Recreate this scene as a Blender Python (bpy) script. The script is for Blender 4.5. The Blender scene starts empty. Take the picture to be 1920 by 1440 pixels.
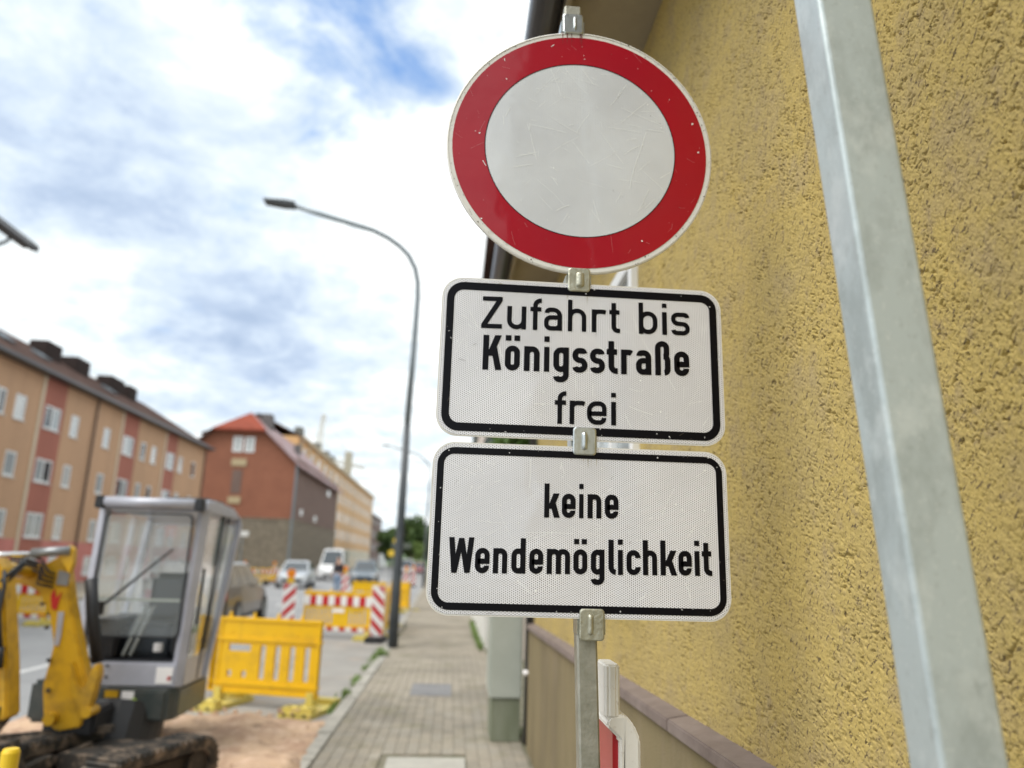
import bpy, bmesh, math, random
import numpy as np
from mathutils import Vector, Matrix
R = math.radians
random.seed(7)
S = bpy.context.scene
COL = S.collection

# ------------------------------------------------------------------ camera
CAM_H = 1.55
yaw, pitch, roll = R(4.18), R(13.6), R(1.65)
F = Vector((math.sin(yaw)*math.cos(pitch), math.cos(yaw)*math.cos(pitch), math.sin(pitch)))
Rt = Vector((math.cos(yaw), -math.sin(yaw), 0)); Up = Rt.cross(F)
R2 = math.cos(roll)*Rt + math.sin(roll)*Up
U2 = -math.sin(roll)*Rt + math.cos(roll)*Up
cd = bpy.data.cameras.new('camera'); cam = bpy.data.objects.new('camera', cd); COL.objects.link(cam)
M = Matrix.Identity(4)
for i in range(3):
    M[i][0] = R2[i]; M[i][1] = U2[i]; M[i][2] = -F[i]
M[2][3] = CAM_H
cam.matrix_world = M
cd.sensor_fit = 'HORIZONTAL'; cd.sensor_width = 36; cd.lens = 36*1400/1920
cd.clip_start = .05; cd.clip_end = 3000
cd.dof.use_dof = True; cd.dof.focus_distance = 1.46; cd.dof.aperture_fstop = cd.lens/1000/.0120
S.camera = cam

# ------------------------------------------------------------------ world
SUN_EL, SUN_AZ = 56, -122      # azimuth: degrees clockwise from +Y (street direction)
W = bpy.data.worlds.new('World'); S.world = W; W.use_nodes = True
nt = W.node_tree; N = nt.nodes; L = nt.links; N.clear()
def nd(t, **k):
    n = N.new(t)
    for a, b in k.items(): setattr(n, a, b)
    return n
def mth(op, a, b=None, c=None, clamp=False):
    n = nd('ShaderNodeMath', operation=op, use_clamp=clamp)
    for i, v in enumerate((a, b, c)):
        if v is None: continue
        if isinstance(v, (int, float)): n.inputs[i].default_value = v
        else: L.new(v, n.inputs[i])
    return n.outputs[0]
tc = nd('ShaderNodeTexCoord')
sep = nd('ShaderNodeSeparateXYZ'); L.new(tc.outputs['Generated'], sep.inputs[0])
zz = mth('ADD', mth('MAXIMUM', sep.outputs[2], 0.0), .22)
cmb = nd('ShaderNodeCombineXYZ')
L.new(mth('DIVIDE', sep.outputs[0], zz), cmb.inputs[0]); L.new(mth('DIVIDE', sep.outputs[1], zz), cmb.inputs[1])
def noise(scale, detail, rough, off, dist=0.0):
    mp = nd('ShaderNodeMapping'); mp.inputs['Location'].default_value = off
    L.new(cmb.outputs[0], mp.inputs[0])
    n = nd('ShaderNodeTexNoise'); n.inputs['Scale'].default_value = scale; n.inputs['Detail'].default_value = detail
    n.inputs['Roughness'].default_value = rough; n.inputs['Distortion'].default_value = dist
    L.new(mp.outputs[0], n.inputs['Vector']); return n.outputs['Fac']
def blob(d, r, w):          # soft patch of the cloud deck round a compass direction
    v = nd('ShaderNodeVectorMath', operation='DISTANCE'); L.new(tc.outputs['Generated'], v.inputs[0])
    v.inputs[1].default_value = Vector(d).normalized()
    m = nd('ShaderNodeMapRange', interpolation_type='SMOOTHSTEP'); L.new(v.outputs['Value'], m.inputs[0])
    m.inputs[1].default_value = 0; m.inputs[2].default_value = r; m.inputs[3].default_value = w; m.inputs[4].default_value = 0
    return m.outputs[0]
def add(*a):
    o = a[0]
    for b in a[1:]: o = mth('ADD', o, b)
    return o
def pxdir(x, y): return F + R2*((x-960)/1400) - U2*((y-720)/1400)
nA = noise(1.9, 9, .60, (3.1, 1.7, 0), .25); nB = noise(5.5, 9, .62, (8.3, 2.2, 0), .3); nD = noise(14, 8, .65, (5.3, 9.2, 0), .2); nC = noise(3.4, 9, .66, (1.3, 5.2, 0), .4)
# thickness of the cloud deck: thick parts grey, thin parts bright
thick = add(mth('MULTIPLY', nA, .80), mth('MULTIPLY', nB, .95), mth('MULTIPLY', nD, .36), -.43,
            blob(pxdir(120, 170), .42, .24), blob(pxdir(520, 570), .20, .26), blob(pxdir(500, 690), .16, .16), blob(pxdir(330, 640), .2, .10),
            blob(pxdir(850, 450), .26, -.22), blob(pxdir(480, 330), .16, -.14), blob(pxdir(60, 520), .12, -.12),
            blob(pxdir(420, 60), .14, -.12), blob(pxdir(640, 850), .25, .04), blob(pxdir(960, 200), .14, -.2), blob(pxdir(240, 360), .2, .08))
rp = nd('ShaderNodeValToRGB'); L.new(mth('MULTIPLY', thick, .8), rp.inputs[0])
rp.color_ramp.elements[0].position = .40; rp.color_ramp.elements[0].color = (.62, .64, .64, 1)
rp.color_ramp.elements[1].position = .96; rp.color_ramp.elements[1].color = (.215, .27, .36, 1)
for ps, cc in ((.50, (.49, .525, .535)), (.60, (.40, .445, .475)), (.72, (.33, .385, .45)), (.82, (.27, .325, .41))):
    e = rp.color_ramp.elements.new(ps); e.color = (*cc, 1)
cb = nd('ShaderNodeVectorMath', operation='SCALE'); L.new(rp.outputs[0], cb.inputs[0]); cb.inputs[3].default_value = 1.0
sky = nd('ShaderNodeTexSky', sky_type='NISHITA', sun_disc=False, sun_elevation=R(SUN_EL), sun_rotation=R(SUN_AZ))
sky.air_density = 1.3; sky.ozone_density = 2.2
hole = add(mth('MULTIPLY', nC, 1.1), mth('MULTIPLY', nB, .45), -.20, blob(pxdir(735, 70), .19, .20), blob(pxdir(800, 150), .10, .10), blob(pxdir(595, 235), .09, .15), blob(pxdir(1000, 80), .12, -.2), blob(pxdir(620, -60), .2, .15))
mr = nd('ShaderNodeMapRange', interpolation_type='SMOOTHSTEP'); L.new(hole, mr.inputs[0])
mr.inputs[1].default_value = .64; mr.inputs[2].default_value = 1.08
skc = nd('ShaderNodeVectorMath', operation='MULTIPLY'); L.new(sky.outputs[0], skc.inputs[0]); skc.inputs[1].default_value = (.075, .092, .108)
mx = nd('ShaderNodeMix', data_type='RGBA'); L.new(mr.outputs[0], mx.inputs['Factor']); L.new(cb.outputs[0], mx.inputs['A']); L.new(skc.outputs[0], mx.inputs['B'])
bg = nd('ShaderNodeBackground'); bg.inputs[1].default_value = 1.0; L.new(mx.outputs['Result'], bg.inputs[0])
out = nd('ShaderNodeOutputWorld'); L.new(bg.outputs[0], out.inputs[0])
W.cycles.sampling_method = 'MANUAL'; W.cycles.sample_map_resolution = 512

sd = bpy.data.lights.new('sun', 'SUN'); sd.energy = 1.5; sd.angle = R(48); sd.color = (1, .955, .88)
sun = bpy.data.objects.new('sun', sd); COL.objects.link(sun)
az, el = R(SUN_AZ), R(SUN_EL)
to_sun = Vector((math.sin(az)*math.cos(el), math.cos(az)*math.cos(el), math.sin(el)))
sun.rotation_euler = to_sun.to_track_quat('Z', 'Y').to_euler(); sun.location = (0, 0, 30)

S.view_settings.view_transform = 'Standard'; S.view_settings.look = 'None'
S.view_settings.exposure = 1.18; S.view_settings.gamma = 1; S.view_settings.use_curve_mapping = False
S.render.engine = 'CYCLES'
S.cycles.use_denoising = True; S.cycles.max_bounces = 6; S.cycles.transmission_bounces = 6
S.cycles.sample_clamp_indirect = 6

# ------------------------------------------------------------------ materials
def mat(name, c, rough=.6, metal=0.0, c2=None, nscale=8, ndetail=5, bump=0.0, bscale=60, coat=0.0, contrast=(.35, .65), stretch=None, spec=.5, alpha=None, trans=0.0, streak=None):
    m = bpy.data.materials.new(name); m.use_nodes = True
    t = m.node_tree; b = t.nodes['Principled BSDF']; b.inputs['Base Color'].default_value = (*c, 1)
    b.inputs['Roughness'].default_value = rough; b.inputs['Metallic'].default_value = metal
    b.inputs['Coat Weight'].default_value = coat; b.inputs['Coat Roughness'].default_value = .08
    b.inputs['Specular IOR Level'].default_value = spec
    b.inputs['Transmission Weight'].default_value = trans
    if alpha is not None: b.inputs['Alpha'].default_value = alpha
    tcn = t.nodes.new('ShaderNodeTexCoord'); src = tcn.outputs['Object']
    if stretch:
        mp = t.nodes.new('ShaderNodeMapping'); mp.inputs['Scale'].default_value = stretch
        t.links.new(src, mp.inputs[0]); src = mp.outputs[0]
    if c2 is not None:
        n = t.nodes.new('ShaderNodeTexNoise'); n.inputs['Scale'].default_value = nscale; n.inputs['Detail'].default_value = ndetail
        n.inputs['Roughness'].default_value = .62
        t.links.new(src, n.inputs['Vector'])
        r = t.nodes.new('ShaderNodeMapRange'); t.links.new(n.outputs[0], r.inputs[0])
        r.inputs[1].default_value, r.inputs[2].default_value = contrast
        x = t.nodes.new('ShaderNodeMix'); x.data_type = 'RGBA'; t.links.new(r.outputs[0], x.inputs['Factor'])
        x.inputs['A'].default_value = (*c, 1); x.inputs['B'].default_value = (*c2, 1)
        t.links.new(x.outputs['Result'], b.inputs['Base Color'])
    if bump:
        n = t.nodes.new('ShaderNodeTexNoise'); n.inputs['Scale'].default_value = bscale; n.inputs['Detail'].default_value = 6
        t.links.new(src, n.inputs['Vector'])
        bp = t.nodes.new('ShaderNodeBump'); bp.inputs['Strength'].default_value = bump; bp.inputs['Distance'].default_value = .01
        t.links.new(n.outputs[0], bp.inputs['Height']); t.links.new(bp.outputs[0], b.inputs['Normal'])
    return m

def layered(name, base, layers, rough=.9, bump=None, world=False):
    """base colour with several noise-driven tints: (colour, scale, lo, hi, strength, stretch)"""
    m = bpy.data.materials.new(name); m.use_nodes = True
    t = m.node_tree; b = t.nodes['Principled BSDF']; b.inputs['Roughness'].default_value = rough
    tcn = t.nodes.new('ShaderNodeTexCoord')
    src_ = t.nodes.new('ShaderNodeNewGeometry').outputs['Position'] if world else tcn.outputs['Object']
    rgb = t.nodes.new('ShaderNodeRGB'); rgb.outputs[0].default_value = (*base, 1); cur = rgb.outputs[0]
    for k, ly in enumerate(layers):
        c, sc, lo, hi, st, sx = ly[:6]
        mp = t.nodes.new('ShaderNodeMapping'); mp.inputs['Scale'].default_value = sx
        if len(ly) > 6: mp.vector_type = 'TEXTURE'; mp.inputs['Rotation'].default_value = (ly[6], 0, 0); mp.inputs['Scale'].default_value = tuple(1/v for v in sx)
        mp.inputs['Location'].default_value = (k*3.7, k*1.9, k*5.1)
        t.links.new(src_, mp.inputs[0])
        n = t.nodes.new('ShaderNodeTexNoise'); n.inputs['Scale'].default_value = sc; n.inputs['Detail'].default_value = 6; n.inputs['Roughness'].default_value = .65
        t.links.new(mp.outputs[0], n.inputs['Vector'])
        r = t.nodes.new('ShaderNodeMapRange'); t.links.new(n.outputs[0], r.inputs[0])
        r.inputs[1].default_value, r.inputs[2].default_value = lo, hi; r.inputs[4].default_value = st
        x = t.nodes.new('ShaderNodeMix'); x.data_type = 'RGBA'; t.links.new(r.outputs[0], x.inputs['Factor'])
        t.links.new(cur, x.inputs['A']); x.inputs['B'].default_value = (*c, 1); cur = x.outputs['Result']
    t.links.new(cur, b.inputs['Base Color'])
    if bump:
        n = t.nodes.new('ShaderNodeTexNoise'); n.inputs['Scale'].default_value = bump[1]; n.inputs['Detail'].default_value = 7
        t.links.new(tcn.outputs['Object'], n.inputs['Vector'])
        bp = t.nodes.new('ShaderNodeBump'); bp.inputs['Strength'].default_value = bump[0]; bp.inputs['Distance'].default_value = bump[2]
        t.links.new(n.outputs[0], bp.inputs['Height']); t.links.new(bp.outputs[0], b.inputs['Normal'])
    return m

def hexfilm(name, c_hi, c_lo, pitch=.0047, amount=1.0, rough=.32, coat=.55, tint=None):
    """retroreflective sheeting: hexagonal lattice of darker cell centres"""
    m = bpy.data.materials.new(name); m.use_nodes = True
    t = m.node_tree; b = t.nodes['Principled BSDF']; K = t.links
    tcn = t.nodes.new('ShaderNodeTexCoord'); sp = t.nodes.new('ShaderNodeSeparateXYZ'); K.new(tcn.outputs['Object'], sp.inputs[0])
    def mm(op, a, bb=None, clamp=False):
        n = t.nodes.new('ShaderNodeMath'); n.operation = op; n.use_clamp = clamp
        for i, v in enumerate((a, bb)):
            if v is None: continue
            if isinstance(v, (int, float)): n.inputs[i].default_value = v
            else: K.new(v, n.inputs[i])
        return n.outputs[0]
    kk = 2*math.pi/(pitch*.866)
    tot = None
    for a in (0, 60, 120):
        u = mm('ADD', mm('MULTIPLY', sp.outputs[0], kk*math.cos(R(a))), mm('MULTIPLY', sp.outputs[2], kk*math.sin(R(a))))
        cs = mm('COSINE', u); tot = cs if tot is None else mm('ADD', tot, cs)
    r = t.nodes.new('ShaderNodeMapRange'); r.interpolation_type = 'SMOOTHSTEP'; K.new(tot, r.inputs[0]); r.inputs[1].default_value = -.2; r.inputs[2].default_value = 2.2
    r.inputs[4].default_value = amount
    x = t.nodes.new('ShaderNodeMix'); x.data_type = 'RGBA'; K.new(r.outputs[0], x.inputs['Factor'])
    x.inputs['A'].default_value = (*c_hi, 1); x.inputs['B'].default_value = (*c_lo, 1)
    n = t.nodes.new('ShaderNodeTexNoise'); n.inputs['Scale'].default_value = 4.5; n.inputs['Detail'].default_value = 7; K.new(tcn.outputs['Object'], n.inputs['Vector'])  # soft patches painted into the film colour, imitating cloud reflections
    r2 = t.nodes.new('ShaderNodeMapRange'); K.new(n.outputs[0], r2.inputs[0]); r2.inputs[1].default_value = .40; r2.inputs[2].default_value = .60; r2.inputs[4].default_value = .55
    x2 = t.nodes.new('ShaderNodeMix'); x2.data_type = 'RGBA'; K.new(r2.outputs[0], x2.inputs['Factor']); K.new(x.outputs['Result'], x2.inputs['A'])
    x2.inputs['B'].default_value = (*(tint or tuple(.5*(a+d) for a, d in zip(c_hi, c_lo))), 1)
    K.new(x2.outputs['Result'], b.inputs['Base Color'])
    b.inputs['Roughness'].default_value = rough; b.inputs['Coat Weight'].default_value = coat; b.inputs['Coat Roughness'].default_value = .07; b.inputs['Coat IOR'].default_value = 1.85
    # slightly wavy sheet, so that reflections break up
    n3 = t.nodes.new('ShaderNodeTexNoise'); n3.inputs['Scale'].default_value = 5; n3.inputs['Detail'].default_value = 3; K.new(tcn.outputs['Object'], n3.inputs['Vector'])
    bp = t.nodes.new('ShaderNodeBump'); bp.inputs['Strength'].default_value = .35; bp.inputs['Distance'].default_value = .01; K.new(n3.outputs[0], bp.inputs['Height'])
    K.new(bp.outputs[0], b.inputs['Coat Normal']); K.new(bp.outputs[0], b.inputs['Normal'])
    return m

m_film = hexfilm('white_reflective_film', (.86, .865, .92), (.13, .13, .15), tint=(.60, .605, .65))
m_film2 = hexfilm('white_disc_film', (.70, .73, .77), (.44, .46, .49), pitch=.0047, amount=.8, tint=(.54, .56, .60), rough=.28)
m_red = hexfilm('red_film', (.38, .0015, .014), (.31, .001, .010), amount=.5, rough=.35, coat=.22, tint=(.34, .006, .02))
m_red.node_tree.nodes['Principled BSDF'].inputs['Specular IOR Level'].default_value = .25
m_black = mat('black_print', (.003, .003, .006), .30, spec=.16)
m_edge = mat('worn_white_rim', (.74, .73, .70), .5, c2=(.55, .53, .48), nscale=30, contrast=(.55, .75))
m_scr = mat('pale_scratch', (.88, .90, .90), .4)
m_scr2 = mat('dark_speck', (.10, .08, .07), .8)
m_galv = mat('dull_galvanised_steel', (.30, .30, .25), .48, .55, c2=(.42, .41, .36), nscale=26, bump=.12, bscale=90)
m_clamp = mat('bright_zinc_clamp', (.62, .66, .68), .28, .9, c2=(.5, .53, .53), nscale=50, bump=.06, bscale=150)
m_clamp_old = mat('old_painted_clamp', (.52, .52, .44), .40, .7, c2=(.38, .37, .29), nscale=45, bump=.15, bscale=120)
m_galv2 = layered('near_galvanised_tube', (.49, .56, .585), [((.36, .41, .42), 11, .45, .60, .8, (1, 1, .5)), ((.72, .76, .77), 140, .58, .68, .35, (1, 1, 1)), ((.30, .34, .35), 90, .58, .68, .35, (1, 1, 1)), ((.62, .68, .70), 16, .52, .64, .6, (1, 1, .8)), ((.26, .29, .29), 30, .62, .70, .5, (1, 1, .5)), ((.40, .36, .28), 5, .66, .72, .4, (1, 1, 1))], .42)
m_galv2.node_tree.nodes['Principled BSDF'].inputs['Metallic'].default_value = .3
m_plastic_w = mat('dirty_white_plastic', (.86, .84, .80), .5, c2=(.48, .40, .33), nscale=60, contrast=(.60, .80), bump=.06, bscale=60)
m_red_p = mat('red_reflective_stripe', (.45, .006, .015), .3, coat=.4)
A45 = R(-42)
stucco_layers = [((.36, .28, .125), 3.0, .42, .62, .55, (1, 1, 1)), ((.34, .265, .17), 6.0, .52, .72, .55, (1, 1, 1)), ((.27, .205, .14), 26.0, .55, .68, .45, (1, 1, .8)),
                 ((.50, .385, .13), 24.0, .52, .66, .40, (1, 1, 1)), ((.085, .06, .035), 135.0, .575, .62, .85, (1, .38, 1), A45), ((.13, .09, .05), 240.0, .585, .65, .7, (1, .5, 1), A45),  # dark diagonal flecks: shade of the fine grooves painted into the colour
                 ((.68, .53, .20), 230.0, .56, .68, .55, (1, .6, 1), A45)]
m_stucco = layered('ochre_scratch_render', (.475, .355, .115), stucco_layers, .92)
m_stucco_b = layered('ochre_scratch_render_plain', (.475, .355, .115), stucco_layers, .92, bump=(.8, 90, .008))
m_plinth = layered('brown_plinth_render', (.215, .172, .090), [((.15, .118, .065), 2.2, .42, .62, .8, (1, 1, .3)), ((.27, .21, .14), 7, .5, .7, .5, (1, 1, .25)), ((.10, .08, .05), 60, .60, .70, .6, (1, 1, 1))], .9, bump=(.5, 120, .004))
m_ledge = mat('brown_stone_ledge', (.165, .128, .118), .6, c2=(.235, .19, .175), nscale=9, bump=.12, bscale=70)
m_soffit = mat('tan_soffit', (.34, .29, .19), .8, c2=(.26, .22, .15), nscale=3)
m_gutter = mat('dark_gutter', (.03, .03, .035), .35, coat=.3)
m_rooft = mat('brown_roof_tile', (.060, .036, .030), .95, spec=.08, c2=(.095, .058, .048), nscale=.8, contrast=(.4, .6))
m_frame = mat('white_window_frame', (.80, .81, .82), .4)
m_glass = mat('dark_window_glass', (.045, .055, .065), .05, spec=1.0)
m_glassp = mat('pale_window_glass', (.32, .36, .38), .07, spec=1.0)
m_curt = mat('curtain_behind_glass', (.50, .52, .52), .12, coat=1.0)
m_sill = mat('pale_sill', (.62, .62, .60), .7)
def rend(n, a, b): return layered(n, a, [(b, .35, .40, .65, .8, (1, 1, .35)), (tuple(.78*v for v in a), 2.0, .5, .7, .5, (1, 1, .12)), (tuple(min(1, 1.2*v) for v in a), 6, .5, .7, .3, (1, 1, 1))], .9)
m_tan = rend('tan_render', (.54, .335, .205), (.46, .29, .18))
m_redr = rend('brick_red_render', (.39, .145, .105), (.33, .125, .092))
m_pink = rend('pink_render', (.58, .22, .19), (.50, .19, .165))
m_brick = layered('orange_red_brick', (.29, .115, .068), [((.23, .09, .055), .6, .4, .65, .7, (1, 1, 1)), ((.36, .15, .09), 2.5, .5, .7, .5, (1, 1, 2))], .9)
m_brick2 = layered('purple_brown_brick', (.185, .125, .105), [((.15, .10, .085), .7, .4, .65, .8, (1, 1, 1)), ((.22, .14, .12), 3, .5, .7, .4, (1, 1, 2))], .9)
m_stone = layered('grey_rubble_stone', (.21, .18, .135), [((.13, .11, .085), 1.6, .45, .6, .8, (1, 1, 1.4)), ((.29, .25, .20), 3.2, .52, .68, .7, (1, 1, 1.4))], .95)
m_orroof = mat('orange_roof_tile', (.27, .07, .045), .95, spec=.1, c2=(.21, .06, .04), nscale=1.2)
m_orange = rend('orange_ochre_render', (.70, .42, .20), (.62, .37, .18))
m_cream = rend('cream_render', (.66, .56, .42), (.58, .50, .38))
m_white = mat('white_render', (.74, .74, .72), .85, c2=(.64, .65, .63), nscale=.6)
m_asph = layered('grey_asphalt', (.255, .26, .27), [((.31, .315, .325), .35, .4, .65, .8, (1, 1, 1)), ((.18, .18, .185), 1.7, .55, .72, .5, (1, 1, 1))], .9, bump=(.3, 60, .006))
m_asphp = layered('pale_asphalt_patch', (.32, .305, .285), [((.23, .22, .205), .9, .42, .62, .7, (1, 1, 1)), ((.42, .32, .25), 1.7, .56, .70, .6, (1, 1, 1))], .95, bump=(.3, 60, .006))
m_ground = layered('dry_ground', (.20, .18, .13), [((.10, .13, .05), .2, .45, .6, .8, (1, 1, 1))], .95)
m_sand = layered('pinkish_sand', (.53, .37, .25), [((.38, .24, .165), 2.4, .42, .58, .85, (1, 1, 1)), ((.68, .50, .37), 6.0, .50, .64, .7, (1, 1, 1)), ((.20, .13, .09), 3.4, .56, .66, .75, (1, 1, 1))], .95, bump=(.6, 25, .02))
m_pav = [layered('paver_grey_%s' % n, c, [(tuple(.66*v for v in c), .8, .45, .60, .85, (1, 1, 1)), ((.16, .15, .09), 2.3, .52, .66, .6, (1, 1, 1)), (tuple(1.35*v for v in c), 1.6, .58, .68, .6, (1, 1, 1)), (tuple(.6*v for v in c), 11, .58, .66, .5, (1, 1, 1)), (tuple(1.2*v for v in c), 40, .5, .7, .4, (1, 1, 1))], .95, bump=(.3, 150, .002), world=True)
         for n, c in (('warm', (.300, .268, .218)), ('cool', (.290, .265, .222)), ('dark', (.272, .246, .203)))]
m_joint = mat('joint_sand', (.22, .195, .155), .95, c2=(.12, .125, .07), nscale=5)
m_kerb = mat('pale_granite_kerb', (.40, .38, .34), .85, c2=(.28, .27, .24), nscale=7, bump=.2, bscale=80)
m_mark = mat('worn_white_road_paint', (.66, .66, .66), .7, c2=(.5, .5, .5), nscale=12)
m_yel = mat('yellow_barrier_plastic', (.80, .48, .004), .42, c2=(.58, .34, .02), nscale=5, ndetail=8, contrast=(.50, .74))
m_yelp = mat('faded_yellow_plastic', (.68, .56, .13), .6, c2=(.55, .46, .12), nscale=10)
m_wht = mat('white_reflective', (.78, .77, .76), .4)
m_redb = mat('red_reflective', (.50, .012, .018), .4)
m_amber = mat('amber_lens', (.75, .22, .01), .2, coat=.6)
m_pole = mat('dark_grey_pole_paint', (.045, .055, .065), .4, c2=(.07, .08, .09), nscale=3)
m_polel = mat('grey_lamp_pole_paint', (.20, .235, .26), .35, .3)
m_exy = mat('excavator_yellow_paint', (.60, .34, .008), .42, c2=(.30, .17, .012), nscale=7, ndetail=8, contrast=(.46, .72), coat=.2)
m_cabg = mat('silver_grey_cab_paint', (.44, .45, .52), .35, .1, c2=(.37, .38, .44), nscale=5, coat=.3)
m_skirt = mat('dark_green_grey_paint', (.03, .042, .042), .38, c2=(.06, .065, .06), nscale=7, coat=.3)
m_rub = mat('black_rubber', (.022, .02, .018), .75, c2=(.20, .15, .11), nscale=8, contrast=(.46, .66))
m_mud = mat('muddy_steel', (.035, .03, .026), .7, c2=(.20, .15, .11), nscale=9, contrast=(.54, .68))
m_blk = mat('black_plastic', (.015, .016, .02), .5)
m_seat = mat('grey_seat_vinyl', (.05, .06, .075), .6)
m_chrome = mat('hydraulic_chrome', (.7, .7, .7), .18, 1.0)
m_cabin = mat('cab_glass', (.80, .88, .92), .03, trans=.75, alpha=.52, spec=1.0)  # milky base colour: whitish sky reflections painted into the panes
m_stick = mat('white_sticker', (.85, .83, .83), .5)
m_stickr = mat('red_sticker', (.5, .02, .015), .5)
m_stickg = mat('green_sticker', (.35, .5, .05), .5)
m_carg = mat('taupe_car_paint', (.075, .062, .05), .35, .2, coat=.6)
m_cars = mat('silver_car_paint', (.62, .65, .68), .28, .4, coat=1.0)
m_carb = mat('blue_grey_car_paint', (.17, .21, .25), .28, .4, coat=1.0)
m_carw = mat('white_van_paint', (.80, .81, .82), .3, coat=1.0)
m_carr = mat('dark_red_car_paint', (.30, .03, .04), .3, .2, coat=1.0)
m_carp = mat('pale_grey_car_paint', (.50, .48, .50), .3, .3, coat=1.0)
m_tail = mat('red_tail_lens', (.40, .01, .02), .2, coat=.5)
m_head = mat('clear_headlamp', (.75, .77, .8), .1, coat=1)
m_cabn = mat('pale_grey_green_cabinet', (.42, .45, .41), .55, c2=(.36, .39, .35), nscale=3, bump=.03)
m_cabn2 = mat('weathered_cabinet_base', (.23, .25, .19), .8, c2=(.16, .18, .12), nscale=5, stretch=(1, 1, .3))
m_leaf = mat('dark_leaf', (.045, .10, .018), .6, c2=(.10, .18, .03), nscale=1.3)
m_leaf2 = mat('hill_leaf', (.03, .07, .014), .7, c2=(.07, .12, .02), nscale=.3)
m_weed = mat('weed_green', (.10, .19, .04), .7, c2=(.19, .25, .07), nscale=9)
m_bark = mat('brown_bark', (.10, .075, .055), .9)
m_crane = mat('pale_crane_paint', (.62, .58, .48), .6)

# ------------------------------------------------------------------ mesh helpers
def wloc(o):
    v = Vector((0, 0, 0))
    while o is not None: v = v + o.location; o = o.parent
    return v
class MB:
    def __init__(s): s.v = []; s.f = []; s.smooth = False
    def raw(s, vs, fs):
        n = len(s.v); s.v += [tuple(v) for v in vs]; s.f += [tuple(i+n for i in f) for f in fs]; return s
    def box(s, x0, x1, y0, y1, z0, z1):
        return s.raw([(x0,y0,z0),(x1,y0,z0),(x1,y1,z0),(x0,y1,z0),(x0,y0,z1),(x1,y0,z1),(x1,y1,z1),(x0,y1,z1)],
                     [(0,3,2,1),(4,5,6,7),(0,1,5,4),(1,2,6,5),(2,3,7,6),(3,0,4,7)])
    def obox(s, c, sx, sy, sz, rot=None, b=0.0):
        """oriented box with optionally chamfered vertical edges"""
        rot = rot or Matrix.Identity(3); hx, hy, hz = sx/2, sy/2, sz/2
        if b > 0: ring = [(-hx+b,-hy),(hx-b,-hy),(hx,-hy+b),(hx,hy-b),(hx-b,hy),(-hx+b,hy),(-hx,hy-b),(-hx,-hy+b)]
        else: ring = [(-hx,-hy),(hx,-hy),(hx,hy),(-hx,hy)]
        n = len(ring); c = Vector(c)
        vs = [c + rot @ Vector((x, y, -hz)) for x, y in ring] + [c + rot @ Vector((x, y, hz)) for x, y in ring]
        fs = [tuple(reversed(range(n))), tuple(range(n, 2*n))] + [(i, (i+1) % n, n+(i+1) % n, n+i) for i in range(n)]
        return s.raw(vs, fs)
    def bar(s, p0, p1, w, h=None):
        """square bar between two points"""
        p0, p1 = Vector(p0), Vector(p1); h = h or w; d = p1-p0
        q = d.to_track_quat('Z', 'Y').to_matrix()
        return s.obox((p0+p1)/2, w, h, d.length, q)
    def tube(s, pts, r, n=10, caps=True):
        pts = [Vector(p) for p in pts]; rs = r if isinstance(r, (list, tuple)) else [r]*len(pts)
        vs = []; up = None
        for i, p in enumerate(pts):
            d = (pts[min(i+1, len(pts)-1)] - pts[max(i-1, 0)]).normalized()
            if up is None: up = d.orthogonal().normalized()
            up = (up - d*up.dot(d)).normalized(); sd_ = d.cross(up)
            for k in range(n):
                a = 2*math.pi*k/n; vs.append(p + (up*math.cos(a) + sd_*math.sin(a))*rs[i])
        fs = [(i*n+k, i*n+(k+1) % n, (i+1)*n+(k+1) % n, (i+1)*n+k) for i in range(len(pts)-1) for k in range(n)]
        if caps: fs += [tuple(reversed(range(n))), tuple(range((len(pts)-1)*n, len(pts)*n))]
        return s.raw(vs, fs)
    def prism(s, ring, axis, a0, a1):
        """2-D outline swept along an axis: axis 'x' ring=(y,z); 'y' ring=(x,z); 'z' ring=(x,y)"""
        def mk(p, a): return {'x': (a, p[0], p[1]), 'y': (p[0], a, p[1]), 'z': (p[0], p[1], a)}[axis]
        n = len(ring)
        return s.raw([mk(p, a0) for p in ring] + [mk(p, a1) for p in ring],
                     [tuple(range(n)), tuple(reversed(range(n, 2*n)))] + [(i, n+i, n+(i+1) % n, (i+1) % n) for i in range(n)])
    def build(s, name, m, parent=None, smooth=False, local=False, bevel=0, kind=None, fix=True, label=None):
        me = bpy.data.meshes.new(name)
        o_ = Vector((0, 0, 0)) if (local or parent is None) else wloc(parent)
        me.from_pydata([(v[0]-o_.x, v[1]-o_.y, v[2]-o_.z) for v in s.v], [], s.f)
        if fix:
            bm = bmesh.new(); bm.from_mesh(me); bmesh.ops.recalc_face_normals(bm, faces=bm.faces)
            if bevel: bmesh.ops.bevel(bm, geom=list(bm.edges), offset=bevel, segments=2, affect='EDGES', clamp_overlap=True)
            bm.to_mesh(me); bm.free()
        for mm in (m if isinstance(m, (list, tuple)) else [m]): me.materials.append(mm)
        if smooth:
            me.polygons.foreach_set('use_smooth', [True]*len(me.polygons))
        me.update()
        ob = bpy.data.objects.new(name, me); COL.objects.link(ob)
        if parent is not None: ob.parent = parent
        if kind: ob['kind'] = kind
        if label: ob['label'] = label
        return ob
def thing(name, label, cat, loc=(0, 0, 0), rz=0, group=None, kind=None):
    o = bpy.data.objects.new(name, None); COL.objects.link(o); o.location = loc; o.rotation_euler = (0, 0, rz)
    o.empty_display_size = .2
    if label: o['label'] = label
    if cat: o['category'] = cat
    if group: o['group'] = group
    if kind: o['kind'] = kind
    return o
def copy_tree(o, parent=None):
    c = o.copy(); COL.objects.link(c); c.parent = parent
    for ch in [x for x in bpy.data.objects if x.parent is o]: copy_tree(ch, c)
    return c
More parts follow.
